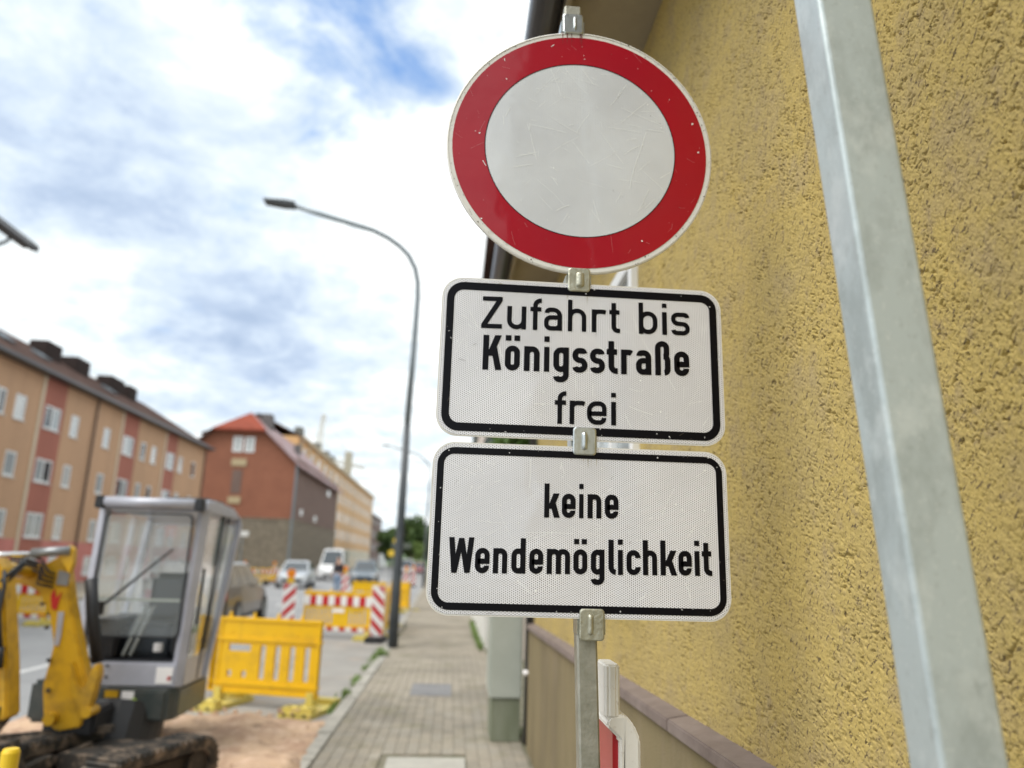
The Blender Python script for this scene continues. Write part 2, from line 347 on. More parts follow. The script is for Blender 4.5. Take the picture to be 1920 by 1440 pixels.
def lerp(a, b, t): return a+(b-a)*t

# ------------------------------------------------------------------ numpy value noise
_rng = np.random.RandomState(3); _tab = _rng.rand(512, 512)
def vnoise(x, y, o=0):
    xi = np.floor(x).astype(np.int64); yi = np.floor(y).astype(np.int64); fx = x-xi; fy = y-yi
    fx = fx*fx*(3-2*fx); fy = fy*fy*(3-2*fy); a = (xi+o*37) & 511; b = (yi+o*91) & 511; a1 = (a+1) & 511; b1 = (b+1) & 511
    return (_tab[a, b]*(1-fx)+_tab[a1, b]*fx)*(1-fy)+(_tab[a, b1]*(1-fx)+_tab[a1, b1]*fx)*fy
def fbm(x, y, n=4, o=0):
    t = 0; amp = .5
    for k in range(n): t = t+amp*vnoise(x*2**k, y*2**k, o+k*5); amp *= .5
    return t

# ================================================================== GROUND, ROAD, PAVEMENT
MB().raw([(-600, -200, -.16), (600, -200, -.16), (600, 1500, -.16), (-600, 1500, -.16)], [(0, 1, 2, 3)]).build('ground', m_ground, kind='structure')
def kx(y):                 # inner line of the kerb, bending slightly left in the distance
    return -1.0 - (0 if y < 14 else .0165*(y-14) if y < 60 else .76+.03*(y-60))
ys = [-6, 0, 6, 14, 20, 30, 45, 60, 80, 100, 130, 170, 230]
mb = MB(); vs = []; fs = []
for y in ys: vs += [(kx(y)-.15, y, -.075), (kx(y)-11.6, y, -.075)]
mb.raw(vs, [(2*i, 2*i+2, 2*i+3, 2*i+1) for i in range(len(ys)-1)]).build('road', m_asph, kind='structure')
# far pavement across the road
mb = MB(); vs = []
for y in ys: vs += [(kx(y)-11.6, y, .0), (kx(y)-40, y, .0), (kx(y)-11.6, y, -.2)]
mb.raw(vs, [(3*i, 3*i+3, 3*i+4, 3*i+1) for i in range(len(ys)-1)] + [(3*i, 3*i+2, 3*i+5, 3*i+3) for i in range(len(ys)-1)]).build('far_pavement', m_pav[0], kind='structure')
# lane markings
mk = thing('lane_marking', None, None, (-5.9, 12, -.07), kind='structure')
for k in range(9):
    y0 = 9.2+k*9.5-(.2 if k else 0); x = kx(y0)-4.82
    MB().box(x-.06, x+.06, y0, y0+3.6, -.0745, -.071).build('marking_dash', m_mark, mk)
# asphalt patch + sand heap where the road is dug up
MB().raw([(-4.2, 7.6, -.071), (-1.16, 7.6, -.071), (-1.16, 16.4, -.071), (-3.6, 16.4, -.071)], [(0, 1, 2, 3)]).build('asphalt_patch', m_asphp, kind='structure')
ny, nx = 150, 150; Xs = np.linspace(-4.4, -.80, nx); Ys = np.linspace(3.6, 8.9, ny); gx, gy = np.meshgrid(Xs, Ys)
edge = np.minimum(np.clip((gx+4.4)/.6, 0, 1), np.clip((8.75-gy+.25*(fbm(gx*2, gy*2, 3)-.5))/.9, 0, 1))*np.clip((-.86-gx)/.28, 0, 1)
hz = -.10+edge*(.045+.16*fbm(gx*1.6, gy*1.6, 4)+.07*fbm(gx*7, gy*7, 4, 9)) - .04*(1-edge)
hz = hz+.07*np.exp(-((gx+1.35)**2/.06+(gy-5.9)**2/.5))-.12*np.exp(-(((gx+2.45)/.85)**4+((gy-5.3)/1.0)**4))
me = bpy.data.meshes.new('sand_heap')
idx = np.arange(nx*ny).reshape(ny, nx)
me.from_pydata(np.stack([gx, gy, hz], -1).reshape(-1, 3).tolist(), [], np.stack([idx[:-1, :-1], idx[:-1, 1:], idx[1:, 1:], idx[1:, :-1]], -1).reshape(-1, 4).tolist())
me.materials.append(m_sand); me.polygons.foreach_set('use_smooth', [True]*len(me.polygons))
o = bpy.data.objects.new('sand_heap', me); COL.objects.link(o); o['kind'] = 'stuff'; o['category'] = 'sand'; o['label'] = 'pinkish sand spread under and beside the mini excavator along the kerb'
# loose clods
mb = MB()
for k in range(700):
    x = random.uniform(-3.6, -1.25); y = random.uniform(5.3, 8.5); r = random.uniform(.006, .04)*random.random()**.5
    z = -.02+.05*random.random()
    vv = [(x+r*random.uniform(.6, 1.2)*a, y+r*random.uniform(.6, 1.2)*b, z+r*c) for a, b, c in ((1,0,0),(-1,0,0),(0,1,0),(0,-1,0),(0,0,1),(0,0,-1))]
    mb.raw(vv, [(0,2,4),(2,1,4),(1,3,4),(3,0,4),(2,0,5),(1,2,5),(3,1,5),(0,3,5)])
mb.build('sand_clods', m_sand, o, kind='stuff')

# pavement: sand bed, pavers, kerb stones
XW = .70
pv = MB(); vs = []
for y in ys: vs += [(kx(y), y, -.014 if y < 21 else -.001), (XW+.6, y, -.014 if y < 21 else -.001), (kx(y), y, -.16)]
pv = pv.raw(vs, [(3*i, 3*i+1, 3*i+4, 3*i+3) for i in range(len(ys)-1)]).build('pavement', m_pav[0], kind='structure')
pv.data.materials.clear(); pv.data.materials.append(m_joint)
MB().raw([v for y in ys[4:] for v in ((kx(y)+.002, y, .0005), (XW+.58, y, .0005))], [(2*i, 2*i+1, 2*i+3, 2*i+2) for i in range(len(ys)-5)]).build('far_paving', m_pav[0], pv)
px_, py_ = .100, .200
def paver_mesh(i):
    b = MB(); g = .003; c = .004; x0, x1, y0, y1 = g/2, px_-g/2, g/2, py_-g/2; r = random.Random(i); t = [r.uniform(-.0025, .001) for _ in range(4)]
    b.raw([(x0,y0,-.03),(x1,y0,-.03),(x1,y1,-.03),(x0,y1,-.03),(x0,y0,-c),(x1,y0,-c),(x1,y1,-c),(x0,y1,-c),
           (x0+c,y0+c,t[0]),(x1-c,y0+c,t[1]),(x1-c,y1-c,t[2]),(x0+c,y1-c,t[3])],
          [(0,1,5,4),(1,2,6,5),(2,3,7,6),(3,0,4,7),(4,5,9,8),(5,6,10,9),(6,7,11,10),(7,4,8,11),(8,9,10,11)])
    return b
pmesh = []
for i in range(9):
    o = paver_mesh(i).build('paver', m_pav[i % 3], pv, local=True); pmesh.append(o.data); bpy.data.objects.remove(o)
cells = []
j = 0; y = 3.0
while y < 20.0:
    x = -1.0; 
    while x < XW-.01:
        cells.append((x, y)); x += px_
    y += py_; j += 1
slab = (-.44, .19, 6.0, 6.66)
cells = [c for c in cells if not (slab[0]-.09 < c[0] < slab[1]-.01 and slab[2]-.19 < c[1] < slab[3]-.01)]
seen = sorted([c for c in cells if c[1] >= 6.15], key=lambda c: c[1])
near = seen[:300]; rest = [c for c in cells if c[1] < 6.15] + seen[300:]
for k, (x, y) in enumerate(near):
    o = bpy.data.objects.new('paver', pmesh[random.choice((0, 0, 1, 3, 3, 4, 6, 7, 2, 5))]); COL.objects.link(o); o.parent = pv; o.location = (x, y, 0)
mb = MB()
for x, y in rest:
    b = paver_mesh(random.randrange(9)); mb.raw([(v[0]+x, v[1]+y, v[2]) for v in b.v], b.f)
mb.build('paver_rows', m_pav[0], pv, kind='stuff', fix=False)
MB().box(slab[0], slab[1], slab[2], slab[3], -.04, .006).build('concrete_cover_slab', mat('pale_concrete', (.44, .43, .39), .9, c2=(.36, .35, .32), nscale=6, bump=.2, bscale=60), pv, bevel=.006)
MB().box(-.42, .08, 9.6, 10.5, -.03, .004).build('repaired_patch', mat('bluish_patch', (.22, .22, .225), .9, c2=(.17, .17, .18), nscale=3), pv)
y = 2.6; k = 0
while y < 60:
    ln = .98 if y < 30 else 1.96; gp = .02
    x0, x1 = kx(y), kx(y+ln); dx = random.uniform(-.008, .008)
    if k == 6: ln -= .12
    h = .012+random.uniform(-.006, .008)
    MB().raw([(x0-.15+dx,y,-.2),(x0-.003+dx,y,-.2),(x1-.003+dx,y+ln-gp,-.2),(x1-.15+dx,y+ln-gp,-.2),(x0-.15+dx,y,h),(x0-.003+dx,y,h),(x1-.003+dx,y+ln-gp,h),(x1-.15+dx,y+ln-gp,h)],
             [(0,3,2,1),(4,5,6,7),(0,1,5,4),(1,2,6,5),(2,3,7,6),(3,0,4,7)]).build('kerb_stone', m_kerb, pv, bevel=.008)
    y += ln; k += 1
# weeds along kerb and wall base
def tufts(name, label, spots, m):
    b = MB()
    for (x, y, n, h, sp) in spots:
        for _ in range(n):
            a = random.uniform(0, 6.28); r = random.gauss(0, sp); bx, by = x+r*math.cos(a)*.5, y+r*math.sin(a)
            ln = h*random.uniform(.4, 1); t = random.uniform(0, 6.28); lean = random.uniform(.2, .9)*ln; w = random.uniform(.004, .012)
            p = Vector((math.cos(t), math.sin(t), 0)); q = Vector((-p.y, p.x, 0))
            z0 = -.03
            b.raw([Vector((bx, by, z0))-q*w, Vector((bx, by, z0))+q*w, Vector((bx, by, z0+ln*.7))+p*lean*.4+q*w*.8, Vector((bx, by, z0+ln*.7))+p*lean*.4-q*w*.8, Vector((bx, by, z0+ln))+p*lean],
                  [(0, 1, 2, 3), (3, 2, 4)])
    o = b.build(name, m, kind='stuff', fix=False); o['label'] = label; o['category'] = 'weeds'
tufts('weeds', 'green weeds growing out of the gutter beside the pale kerb stones',
      [(-1.17+random.uniform(-.02, .02), y_, random.choice((14, 30, 50)), random.uniform(.05, .10), .10) for y_ in (9.3, 9.55, 9.7, 10.4, 10.5, 10.7, 10.85, 11.0, 11.2, 11.9, 12.0, 12.3, 12.9, 13.2, 13.35, 13.6, 14.4)] + [(-1.1, 13.3+k*.05, 40, .12, .10) for k in range(9)]
      + [(-1.2, 8.6+k*.1, 12, .07, .04) for k in range(7)], m_weed)
tufts('wall_weeds', 'weeds at the foot of the white wall beyond the cable cabinet',
      [(.62, 14.5+k*.25, 22, .18, .08) for k in range(26)] + [(.7, 7.6+k*.3, 14, .07, .08) for k in range(10)], m_weed)

# ================================================================== OCHRE HOUSE ON THE RIGHT
WX = .775; HY0, HY1 = -5.0, 6.98
def ledge_z(y): return 1.135-.0125*y
house = thing('rendered_house', 'ochre yellow house with rough scratched render, brown ledge and dark gutter along the pavement', 'house', (WX, 3, 0))
WIN = (3.08, 4.02, 1.55, 2.95)
# structural wall, with the window opening cut out
b = MB()
def wall_x(b, X, y0, y1, z0, z1, holes, depth=.14, sgn=1):
    """vertical wall in the plane x=X with openings and their reveals (depth goes to +sgn*x)"""
    ysn = sorted({y0, y1, *[h[0] for h in holes], *[h[1] for h in holes]}); zsn = sorted({z0, z1, *[h[2] for h in holes], *[h[3] for h in holes]})
    for i in range(len(ysn)-1):
        for j in range(len(zsn)-1):
            cy, cz = (ysn[i]+ysn[i+1])/2, (zsn[j]+zsn[j+1])/2
            if any(h[0] < cy < h[1] and h[2] < cz < h[3] for h in holes): continue
            b.raw([(X, ysn[i], zsn[j]), (X, ysn[i+1], zsn[j]), (X, ysn[i+1], zsn[j+1]), (X, ysn[i], zsn[j+1])], [(0, 1, 2, 3)])
    for (a, c, d, e) in holes:
        X2 = X+sgn*depth
        b.raw([(X,a,d),(X,c,d),(X,c,e),(X,a,e),(X2,a,d),(X2,c,d),(X2,c,e),(X2,a,e)], [(0,1,5,4),(1,2,6,5),(2,3,7,6),(3,0,4,7)])
    return b
wall_x(b, WX+.006, HY0, HY1, 0, 3.9, [WIN])
b.box(WX+.16, 9, HY0, HY1, 0, 3.9)
b.raw([(WX+.006, HY1, 0), (WX+.2, HY1, 0), (WX+.2, HY1, 3.9), (WX+.006, HY1, 3.9)], [(0, 1, 2, 3)])
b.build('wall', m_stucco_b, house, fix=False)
# relief of the scratched render as real geometry, finest near the camera
nu, nv = 1080, 930
u = np.linspace(1/.50, 1/HY1, nu); Yg = 1/u; T = np.linspace(0, 1, nv)
YY, TT = np.meshgrid(Yg, T, indexing='ij')
zlo = 1.12-.0125*YY; zhi = np.minimum(3.86, 1.95+.85*YY)
ZZ = zlo+(zhi-zlo)*TT
wy = YY+.012*(fbm(YY*14, ZZ*14, 2, 21)-.4); wz = ZZ+.012*(fbm(YY*14, ZZ*14, 2, 33)-.4)
grain = .0020*(vnoise(YY*380, ZZ*380, 1)-.5)+.0013*(vnoise(YY*210, ZZ*210, 2)-.5)+.0010*(vnoise(YY*60, ZZ*60, 3)-.5)+.0008*(fbm(YY*7, ZZ*7, 3, 4)-.45)
GP, GQ = (wz-wy)*.7071, (wy+wz)*.7071
def grooves(sc, wd, mk_sc, thr, o, along=.5, across=1.1, edge=.06):
    n = vnoise(GP*sc*along, GQ*sc*across, o); ln = np.clip(1-np.abs(n-.5)/wd, 0, 1)
    mk_ = np.clip((vnoise(GP*mk_sc*.8, GQ*mk_sc, o+3)-thr)/edge, 0, 1)
    return np.clip(ln*2.2, 0, 1)*mk_
cl = np.clip((fbm(YY*9, ZZ*9, 3, 50)-.30)/.20, .3, 1)
g = .0085*grooves(66, .036, 85, .65, 7)*cl + .0080*grooves(88, .042, 105, .65, 15, .6, 1.0)*cl + .0050*grooves(125, .060, 150, .66, 28, .6, 1.2)*cl
g = g + .0060*np.clip((vnoise(YY*230, ZZ*200, 61)-.86)/.06, 0, 1)*cl
XX = WX-grain+g-.001
fade = np.clip((HY1-YY)/.02, 0, 1)
vert = np.stack([XX, YY, ZZ], -1).reshape(-1, 3).astype(np.float32)
idx = np.arange(nu*nv).reshape(nu, nv)
q = np.stack([idx[:-1, :-1], idx[1:, :-1], idx[1:, 1:], idx[:-1, 1:]], -1)
cy = YY[:-1, :-1]; cz = ZZ[:-1, :-1]
keep = ~((cy > WIN[0]) & (cy < WIN[1]) & (cz > WIN[2]) & (cz < WIN[3]))
q = q[keep].reshape(-1, 4)
ol = house.location; vert = vert-np.array([ol.x, ol.y, ol.z], np.float32)
me = bpy.data.meshes.new('render_relief'); me.vertices.add(len(vert)); me.vertices.foreach_set('co', vert.ravel())
me.loops.add(q.size); me.loops.foreach_set('vertex_index', q.ravel().astype(np.int32))
me.polygons.add(len(q)); me.polygons.foreach_set('loop_start', np.arange(0, q.size, 4, dtype=np.int32)); me.polygons.foreach_set('loop_total', np.full(len(q), 4, np.int32))
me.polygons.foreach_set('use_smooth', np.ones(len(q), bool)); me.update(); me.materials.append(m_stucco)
o = bpy.data.objects.new('render_relief', me); COL.objects.link(o); o.parent = house; o['kind'] = 'stuff'
# plinth, ledge, soffit, gutter, roof
b = MB(); PX = .725
b.raw([(PX, HY0, 0), (PX, HY1, 0), (PX, HY1, ledge_z(HY1)-.03), (PX, HY0, ledge_z(HY0)-.03), (WX+.01, HY1, 0), (WX+.01, HY1, ledge_z(HY1)-.03)], [(0, 1, 2, 3), (1, 4, 5, 2)])
b.build('plinth', m_plinth, house, fix=False)
y = HY0
while y < HY1-.02:
    y1 = min(y+1.5, HY1); a, c = ledge_z(y), ledge_z(y1-.004)
    MB().raw([(PX-.022, y, a-.052), (PX-.022, y1-.004, c-.052), (WX+.012, y1-.004, c-.052), (WX+.012, y, a-.052),
              (PX-.022, y, a-.014), (PX-.022, y1-.004, c-.014), (WX+.012, y1-.004, c), (WX+.012, y, a)],
             [(0,3,2,1),(4,5,6,7),(0,1,5,4),(1,2,6,5),(2,3,7,6),(3,0,4,7)]).build('ledge_slab', m_ledge, house, bevel=.004)
    y = y1
GX, GZ = .335, 3.90
MB().box(GX+.03, WX+.02, HY0, HY1+.15, GZ-.02, GZ+.02).build('soffit', m_soffit, house)
MB().box(GX+.035, GX+.055, HY0, HY1+.15, GZ-.10, GZ+.06).build('fascia', m_soffit, house)
ring = [(GX-.03+.075*math.cos(a), GZ+.02+.085*math.sin(a)) for a in [R(180+k*15) for k in range(13)]]
ring2 = [(GX-.03+.070*math.cos(a), GZ+.02+.080*math.sin(a)) for a in [R(360-k*15) for k in range(13)]]
MB().prism(ring+ring2, 'y', HY0, HY1+.2).build('gutter', m_gutter, house)
b = MB(); b.raw([(GX-.06, HY0, GZ+.08), (GX-.06, HY1+.2, GZ+.08), (5, HY1+.2, GZ+3.2), (5, HY0, GZ+3.2), (GX-.06, HY0, GZ+.04), (GX-.06, HY1+.2, GZ+.04), (5, HY1+.2, GZ+3.1), (5, HY0, GZ+3.1)],
             [(0,1,2,3),(4,7,6,5),(0,4,5,1),(1,5,6,2)])
b.build('roof', m_rooft, house)
MB().tube([(GX-.03, HY1-.06, GZ-.05), (GX+.03, HY1+.02, GZ-.2), (PX+.01, HY1+.07, GZ-.5), (PX+.01, HY1+.07, .02)], .036, 10).build('downpipe', m_gutter, house, smooth=True)
MB().tube([(PX-.04, HY1+.03, .62), (PX+.03, HY1+.03, .62)], .022, 8).build('pipe_bracket', m_stick, house, smooth=True)
def window_x(parent, X, y0, y1, z0, z1, sgn, mull=1, glass=m_glass, fr=.07, dep=.08, sill=True, mframe=m_frame, panes=True):
    """window in a wall x=X; sgn=+1: the room lies towards +x. frame > pane(s), sill"""
    b = MB(); a, c = X+sgn*dep, X+sgn*(dep+.05)
    lo, hi = min(a, c), max(a, c)
    b.box(lo, hi, y0, y1, z0, z0+fr); b.box(lo, hi, y0, y1, z1-fr, z1)
    b.box(lo, hi, y0, y0+fr, z0+fr, z1-fr); b.box(lo, hi, y1-fr, y1, z0+fr, z1-fr)
    ms = [y0+(y1-y0)*k/(mull+1) for k in range(1, mull+1)]
    for q_ in ms: b.box(lo, hi, q_-fr/2, q_+fr/2, z0+fr, z1-fr)
    w = b.build('window', mframe, parent, fix=False)
    eds = [y0+fr/2] + ms + [y1-fr/2]
    if panes:
        for k in range(len(eds)-1):
            xx = X+sgn*(dep+.03)
            MB().box(xx-.004, xx+.004, eds[k]+fr/2, eds[k+1]-fr/2, z0+fr, z1-fr).build('pane', glass[k % len(glass)] if isinstance(glass, list) else glass, w, fix=False)
    if sill:
        x0_, x1_ = sorted((X-sgn*.06, X+sgn*dep))
        MB().box(x0_, x1_, y0-.04, y1+.04, z0-.05, z0-.002).build('sill', m_sill, w, fix=False)
    return w
window_x(house, WX-.03, WIN[0]+.001, WIN[1]-.001, WIN[2]+.001, WIN[3]-.001, 1, 1, m_glassp, fr=.065, dep=.0)

# ================================================================== TRAFFIC SIGN (post, round plate, two text plates)
def arc_pts(cx, cz, r, a0, a1, n): return [(cx+r*math.cos(R(lerp(a0, a1, k/n))), cz+r*math.sin(R(lerp(a0, a1, k/n)))) for k in range(n+1)]
def rrect(cx, cz, hx, hz, r, n=8):
    p = []
    for (sx, sz, a) in ((1, 1, 0), (-1, 1, 90), (-1, -1, 180), (1, -1, 270)): p += arc_pts(cx+sx*(hx-r), cz+sz*(hz-r), r, a, a+90, n)
    return p
def flat(b, ring, y):      # printed sheet facing the camera side (-y)
    b.raw([(x, y, z) for x, z in ring], [tuple(range(len(ring)))])
def flatring(b, o_, i_, y):
    n = len(o_); b.raw([(x, y, z) for x, z in o_]+[(x, y, z) for x, z in i_], [(k, (k+1) % n, n+(k+1) % n, n+k) for k in range(n)])
PY = 1.575
sign = thing('traffic_sign', 'round red and white sign above two white German text plates on one steel post', 'traffic sign', (.33, 1.62, 0))
def post_x(z): return .291+(.242-.291)*(z-1.167)/(2.9-1.167)
q3 = MB(); vs = []
hp = .021; cz_ = .004
for z in (-.1, 2.915):
    cx = post_x(z); cyy = 1.604+.0
    vs += [(cx+x, cyy+y, z) for x, y in ((-hp+cz_, -hp), (hp-cz_, -hp), (hp, -hp+cz_), (hp, hp-cz_), (hp-cz_, hp), (-hp+cz_, hp), (-hp, hp-cz_), (-hp, -hp+cz_))]
q3.raw(vs, [(i, (i+1) % 8, 8+(i+1) % 8, 8+i) for i in range(8)]+[tuple(range(8, 16)), tuple(reversed(range(8)))]).build('post', m_galv, sign)
fp = MB(); fp.obox((post_x(.06), 1.7, .06), .38, .80, .12, b=.03)
fp.build('base_plate', mat('recycled_black_plastic', (.05, .05, .05), .8), sign)
C0 = (.262, 2.513)
def disc(r, n=96): return arc_pts(C0[0], C0[1], r, 0, 360-360/n, n-1)
b = MB(); b.prism(disc(.3165), 'y', PY-.0015, PY+.003)
rp_ = b.build('round_sign_plate', m_edge, sign, fix=True, label='round white plate with a broad red ring')
b = MB(); flatring(b, disc(.3035), disc(.2265), PY-.0022); b.build('red_ring', m_red, rp_)
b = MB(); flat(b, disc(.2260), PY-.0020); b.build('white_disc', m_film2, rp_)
b = MB(); flatring(b, disc(.2280), disc(.2262), PY-.0026); b.build('print_edge', m_black, rp_)
# rolled rim
b = MB()
vs = []; n = 96
for k in range(n):
    a = 2*math.pi*k/n
    for dr, dy in ((0, -.003), (.0035, -.0015), (.0035, .006), (0, .007)): vs.append((C0[0]+(.3135+dr)*math.cos(a), PY+dy, C0[1]+(.3135+dr)*math.sin(a)))
b.raw(vs, [(4*k+j, 4*((k+1) % n)+j, 4*((k+1) % n)+j+1, 4*k+j+1) for k in range(n) for j in range(3)]).build('rim', m_edge, rp_, smooth=False)

def plate(cx, cz, hx, hz, bx, bz, ix, iz, label):
    b = MB(); b.prism(rrect(cx, cz, hx, hz, .047), 'y', PY-.001, PY+.003)
    p = b.build('supplementary_plate', m_edge, sign, label=label)
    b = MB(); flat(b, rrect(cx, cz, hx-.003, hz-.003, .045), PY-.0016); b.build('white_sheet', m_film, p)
    b = MB(); flatring(b, rrect(cx, cz, bx, bz, .037), rrect(cx, cz, ix, iz, .021), PY-.0022); b.build('black_border', m_black, p)
    return p
p1 = plate(.2705, 1.9925, .3165, .1795, .3055, .1685, .2890, .1505, 'white plate with three lines of black text: Zufahrt bis Königsstraße frei')
p2 = plate(.2690, 1.6235, .3165, .1765, .3065, .1655, .2925, .1510, 'white plate with two lines of black text: keine Wendemöglichkeit')
TILT = .006

# ---- lettering in the German road-sign hand: constant-width strokes
def rounded(pts, rad, n=7):
    """pts: list of (x,y[,r]) -> polyline with rounded corners"""
    P = [Vector((p[0], p[1])) for p in pts]; rr = [(p[2] if len(p) > 2 else rad) for p in pts]; o = [P[0]]
    for i in range(1, len(P)-1):
        a, c = P[i-1]-P[i], P[i+1]-P[i]; la, lc = a.length, c.length
        fa = .5 if i > 1 else 1.0; fc = .5 if i < len(P)-2 else 1.0
        r = rr[i]
        ang = a.angle(c); t = min(r/math.tan(ang/2) if ang < 3.1 else 0, la*fa, lc*fc)
        if t < 1e-6: o.append(P[i]); continue
        r = t*math.tan(ang/2); p0 = P[i]+a.normalized()*t; p1_ = P[i]+c.normalized()*t
        bis = (a.normalized()+c.normalized()).normalized(); cen = P[i]+bis*(r/math.sin(ang/2))
        v0, v1 = p0-cen, p1_-cen; th = v0.angle(v1); sg = 1 if v0.x*v1.y-v0.y*v1.x > 0 else -1
        for k in range(n+1):
            an = sg*th*k/n; o.append(cen+Vector((v0.x*math.cos(an)-v0.y*math.sin(an), v0.x*math.sin(an)+v0.y*math.cos(an))))
    o.append(P[-1]); return o
def ribbon(b, pts, s, tf, closed=False):
    q_ = [pts[0]]
    for p in pts[1:]:
        if (p-q_[-1]).length > 1e-5: q_.append(p)
    if closed and (q_[0]-q_[-1]).length < 1e-5: q_.pop()
    n = len(q_); Lp, Rp = [], []
    for i, p in enumerate(q_):
        a = q_[i-1] if (i > 0 or closed) else None; c = q_[(i+1) % n] if (i < n-1 or closed) else None
        d0 = (p-a).normalized() if a is not None else None; d1 = (c-p).normalized() if c is not None else None
        if d0 is None: d0 = d1
        if d1 is None: d1 = d0
        n0, n1 = Vector((-d0.y, d0.x)), Vector((-d1.y, d1.x)); m_ = (n0+n1).normalized(); k = min(1/max(m_.dot(n0), .3), 2.2)
        Lp.append(p+m_*s/2*k); Rp.append(p-m_*s/2*k)
    vs = [tf(v) for v in Lp]+[tf(v) for v in Rp]
    b.raw(vs, [(i, (i+1) % n, n+(i+1) % n, n+i) for i in range(n if closed else n-1)])
def glyph(b, ch, W_, X, s, D, T, cond):
    """W_: glyph width, X: x-height, s: stroke; all in cap heights"""
    h = s/2; Rr = min((W_-s)/2, (X-s)/2) if not cond else (W_-s)/2
    Rr = max(Rr, .01)*(1.0 if cond else .98)
    T0 = T; cnt = [0]
    def T(v):
        q_ = T0(v); return (q_[0], q_[1]-.000015*cnt[0], q_[2])
    def st(p, r=Rr, cl=False): cnt[0] += 1; ribbon(b, rounded(p, r), s, T, cl)
    def par(x0, y0, x1, y1, w=None):
        cnt[0] += 1; w = w or s*1.06; b.raw([T(Vector(q_)) for q_ in ((x0, y0), (x0+w, y0), (x1+w, y1), (x1, y1))], [(0, 1, 2, 3)])
    def rect(x0, x1, y0, y1): cnt[0] += 1; b.raw([T(Vector(q_)) for q_ in ((x0, y0), (x1, y0), (x1, y1), (x0, y1))], [(0, 1, 2, 3)])
    def dots(xs):
        for x in xs: rect(x-s*.50, x+s*.50, .855, .855+s*.98)
    def bowl(x0, x1, y0, y1):
        m_ = (x0+x1)/2; st([(m_, y0), (x1, y0), (x1, y1), (x0, y1), (x0, y0), (m_, y0)], min((x1-x0)/2, (y1-y0)/2)*.999, False)
    if ch == 'i': rect(0, W_, 0, X); rect(0, W_, .86, .86+s)
    elif ch == 'l': st([(h, 1), (h, h), (W_, h)], s*.9)
    elif ch == 't':
        c = W_*.42; st([(c, .95), (c, h), (W_, h)], s*.9); rect(0, W_*.95, X-s, X)
    elif ch == 'f':
        c = W_*.44; st([(W_, 1-h), (c, 1-h), (c, 0)], s*1.15); rect(0, W_*.98, X-s, X)
    elif ch in 'oö': bowl(h, W_-h, h, X-h); ch == 'ö' and dots((W_*.5-s*.74, W_*.5+s*.74))
    elif ch == 'n': rect(0, s, 0, X); st([(h, X*.55), (h, X-h), (W_-h, X-h), (W_-h, 0)], (W_-s)/2)
    elif ch == 'h': rect(0, s, 0, 1); st([(h, X*.55), (h, X-h), (W_-h, X-h), (W_-h, 0)], (W_-s)/2)
    elif ch == 'm':
        c = W_/2; rect(0, s, 0, X); st([(h, X*.6), (h, X-h), (c, X-h), (c, 0)], (c-h)/2); st([(c, X*.6), (c, X-h), (W_-h, X-h), (W_-h, 0)], (c-h)/2)
    elif ch == 'u': rect(W_-s, W_, 0, X); st([(h, X), (h, h), (W_-h, h), (W_-h, X*.5)], (W_-s)/2)
    elif ch == 'r': rect(0, s, 0, X); st([(h, X*.5), (h, X-h), (W_*.80, X-h), (W_-.02, X-h-s*.18)], (W_-s)/1.6)
    elif ch == 'e': st([(h, X*.47, 0), (W_-h, X*.47, 0), (W_-h, X-h), (h, X-h), (h, h), (W_-h, h), (W_-h-.01, X*.30)], Rr)
    elif ch == 'c': st([(W_-h, X*.68), (W_-h, X-h), (h, X-h), (h, h), (W_-h, h), (W_-h, X*.32)], Rr)
    elif ch == 's':
        r = (X/2-h)*.5
        st([(W_-h*1.1, X*.77), (W_-h*1.15, X-h), (h, X-h), (h, X/2+.015), (W_-h, X/2-.015), (W_-h, h), (h*1.15, h), (h*1.0, X*.23)], min(r*1.02, Rr))
    elif ch == 'a':
        st([(h+.015, X*.76), (h+.01, X-h), (W_-h, X-h), (W_-h, 0)], Rr)
        r = (X*.58-s)/2*1.0; st([(W_-h, X*.57), (h, X*.57), (h, h), (W_-h, h), (W_-h, X*.3)], r)
    elif ch == 'b': rect(0, s, 0, 1); bowl(h, W_-h, h, X-h)
    elif ch == 'd': rect(W_-s, W_, 0, 1); bowl(h, W_-h, h, X-h)
    elif ch == 'g': st([(W_-h, X), (W_-h, -D+h), (h, -D+h), (h*1.0, -D*.42)], (W_-s)/2*.95); bowl(h, W_-h, h, X-h)
    elif ch == 'k':
        rect(0, s, 0, 1); par(s*.6, X*.36, W_-s*1.28, X, s*1.2); par(W_-s*1.15, 0, s*1.15, X*.58, s*1.15)
    elif ch == 'K':
        rect(0, s, 0, 1); par(s*.6, .40, W_-s*1.25, 1, s*1.13); par(W_-s*1.08, 0, s*1.30, .66, s*1.08)
    elif ch == 'Z':
        rect(.02, W_, 1-s, 1); rect(0, W_, 0, s); par(0, s*.9, W_-s*1.28, 1-s*.9, s*1.28)
    elif ch == 'W':
        c = W_/2; w = s*1.02
        par(W_*.14, 0, 0, 1, w); par(W_*.14, 0, c-w/2, .98, w*.98); par(W_*.86-w, 0, c-w/2, .98, w*.98); par(W_*.86-w, 0, W_-w, 1, w)
    elif ch == 'ß':
        rect(0, s, 0, .8); st([(h, .6), (h, 1-h), (W_-h*1.3, 1-h), (W_-h*1.3, .55), (W_*.55, .55)], (W_-s)/2.1)
        st([(W_*.55, .55), (W_-h, .55), (W_-h, h), (W_*.60, h)], (W_-s)/2.4)
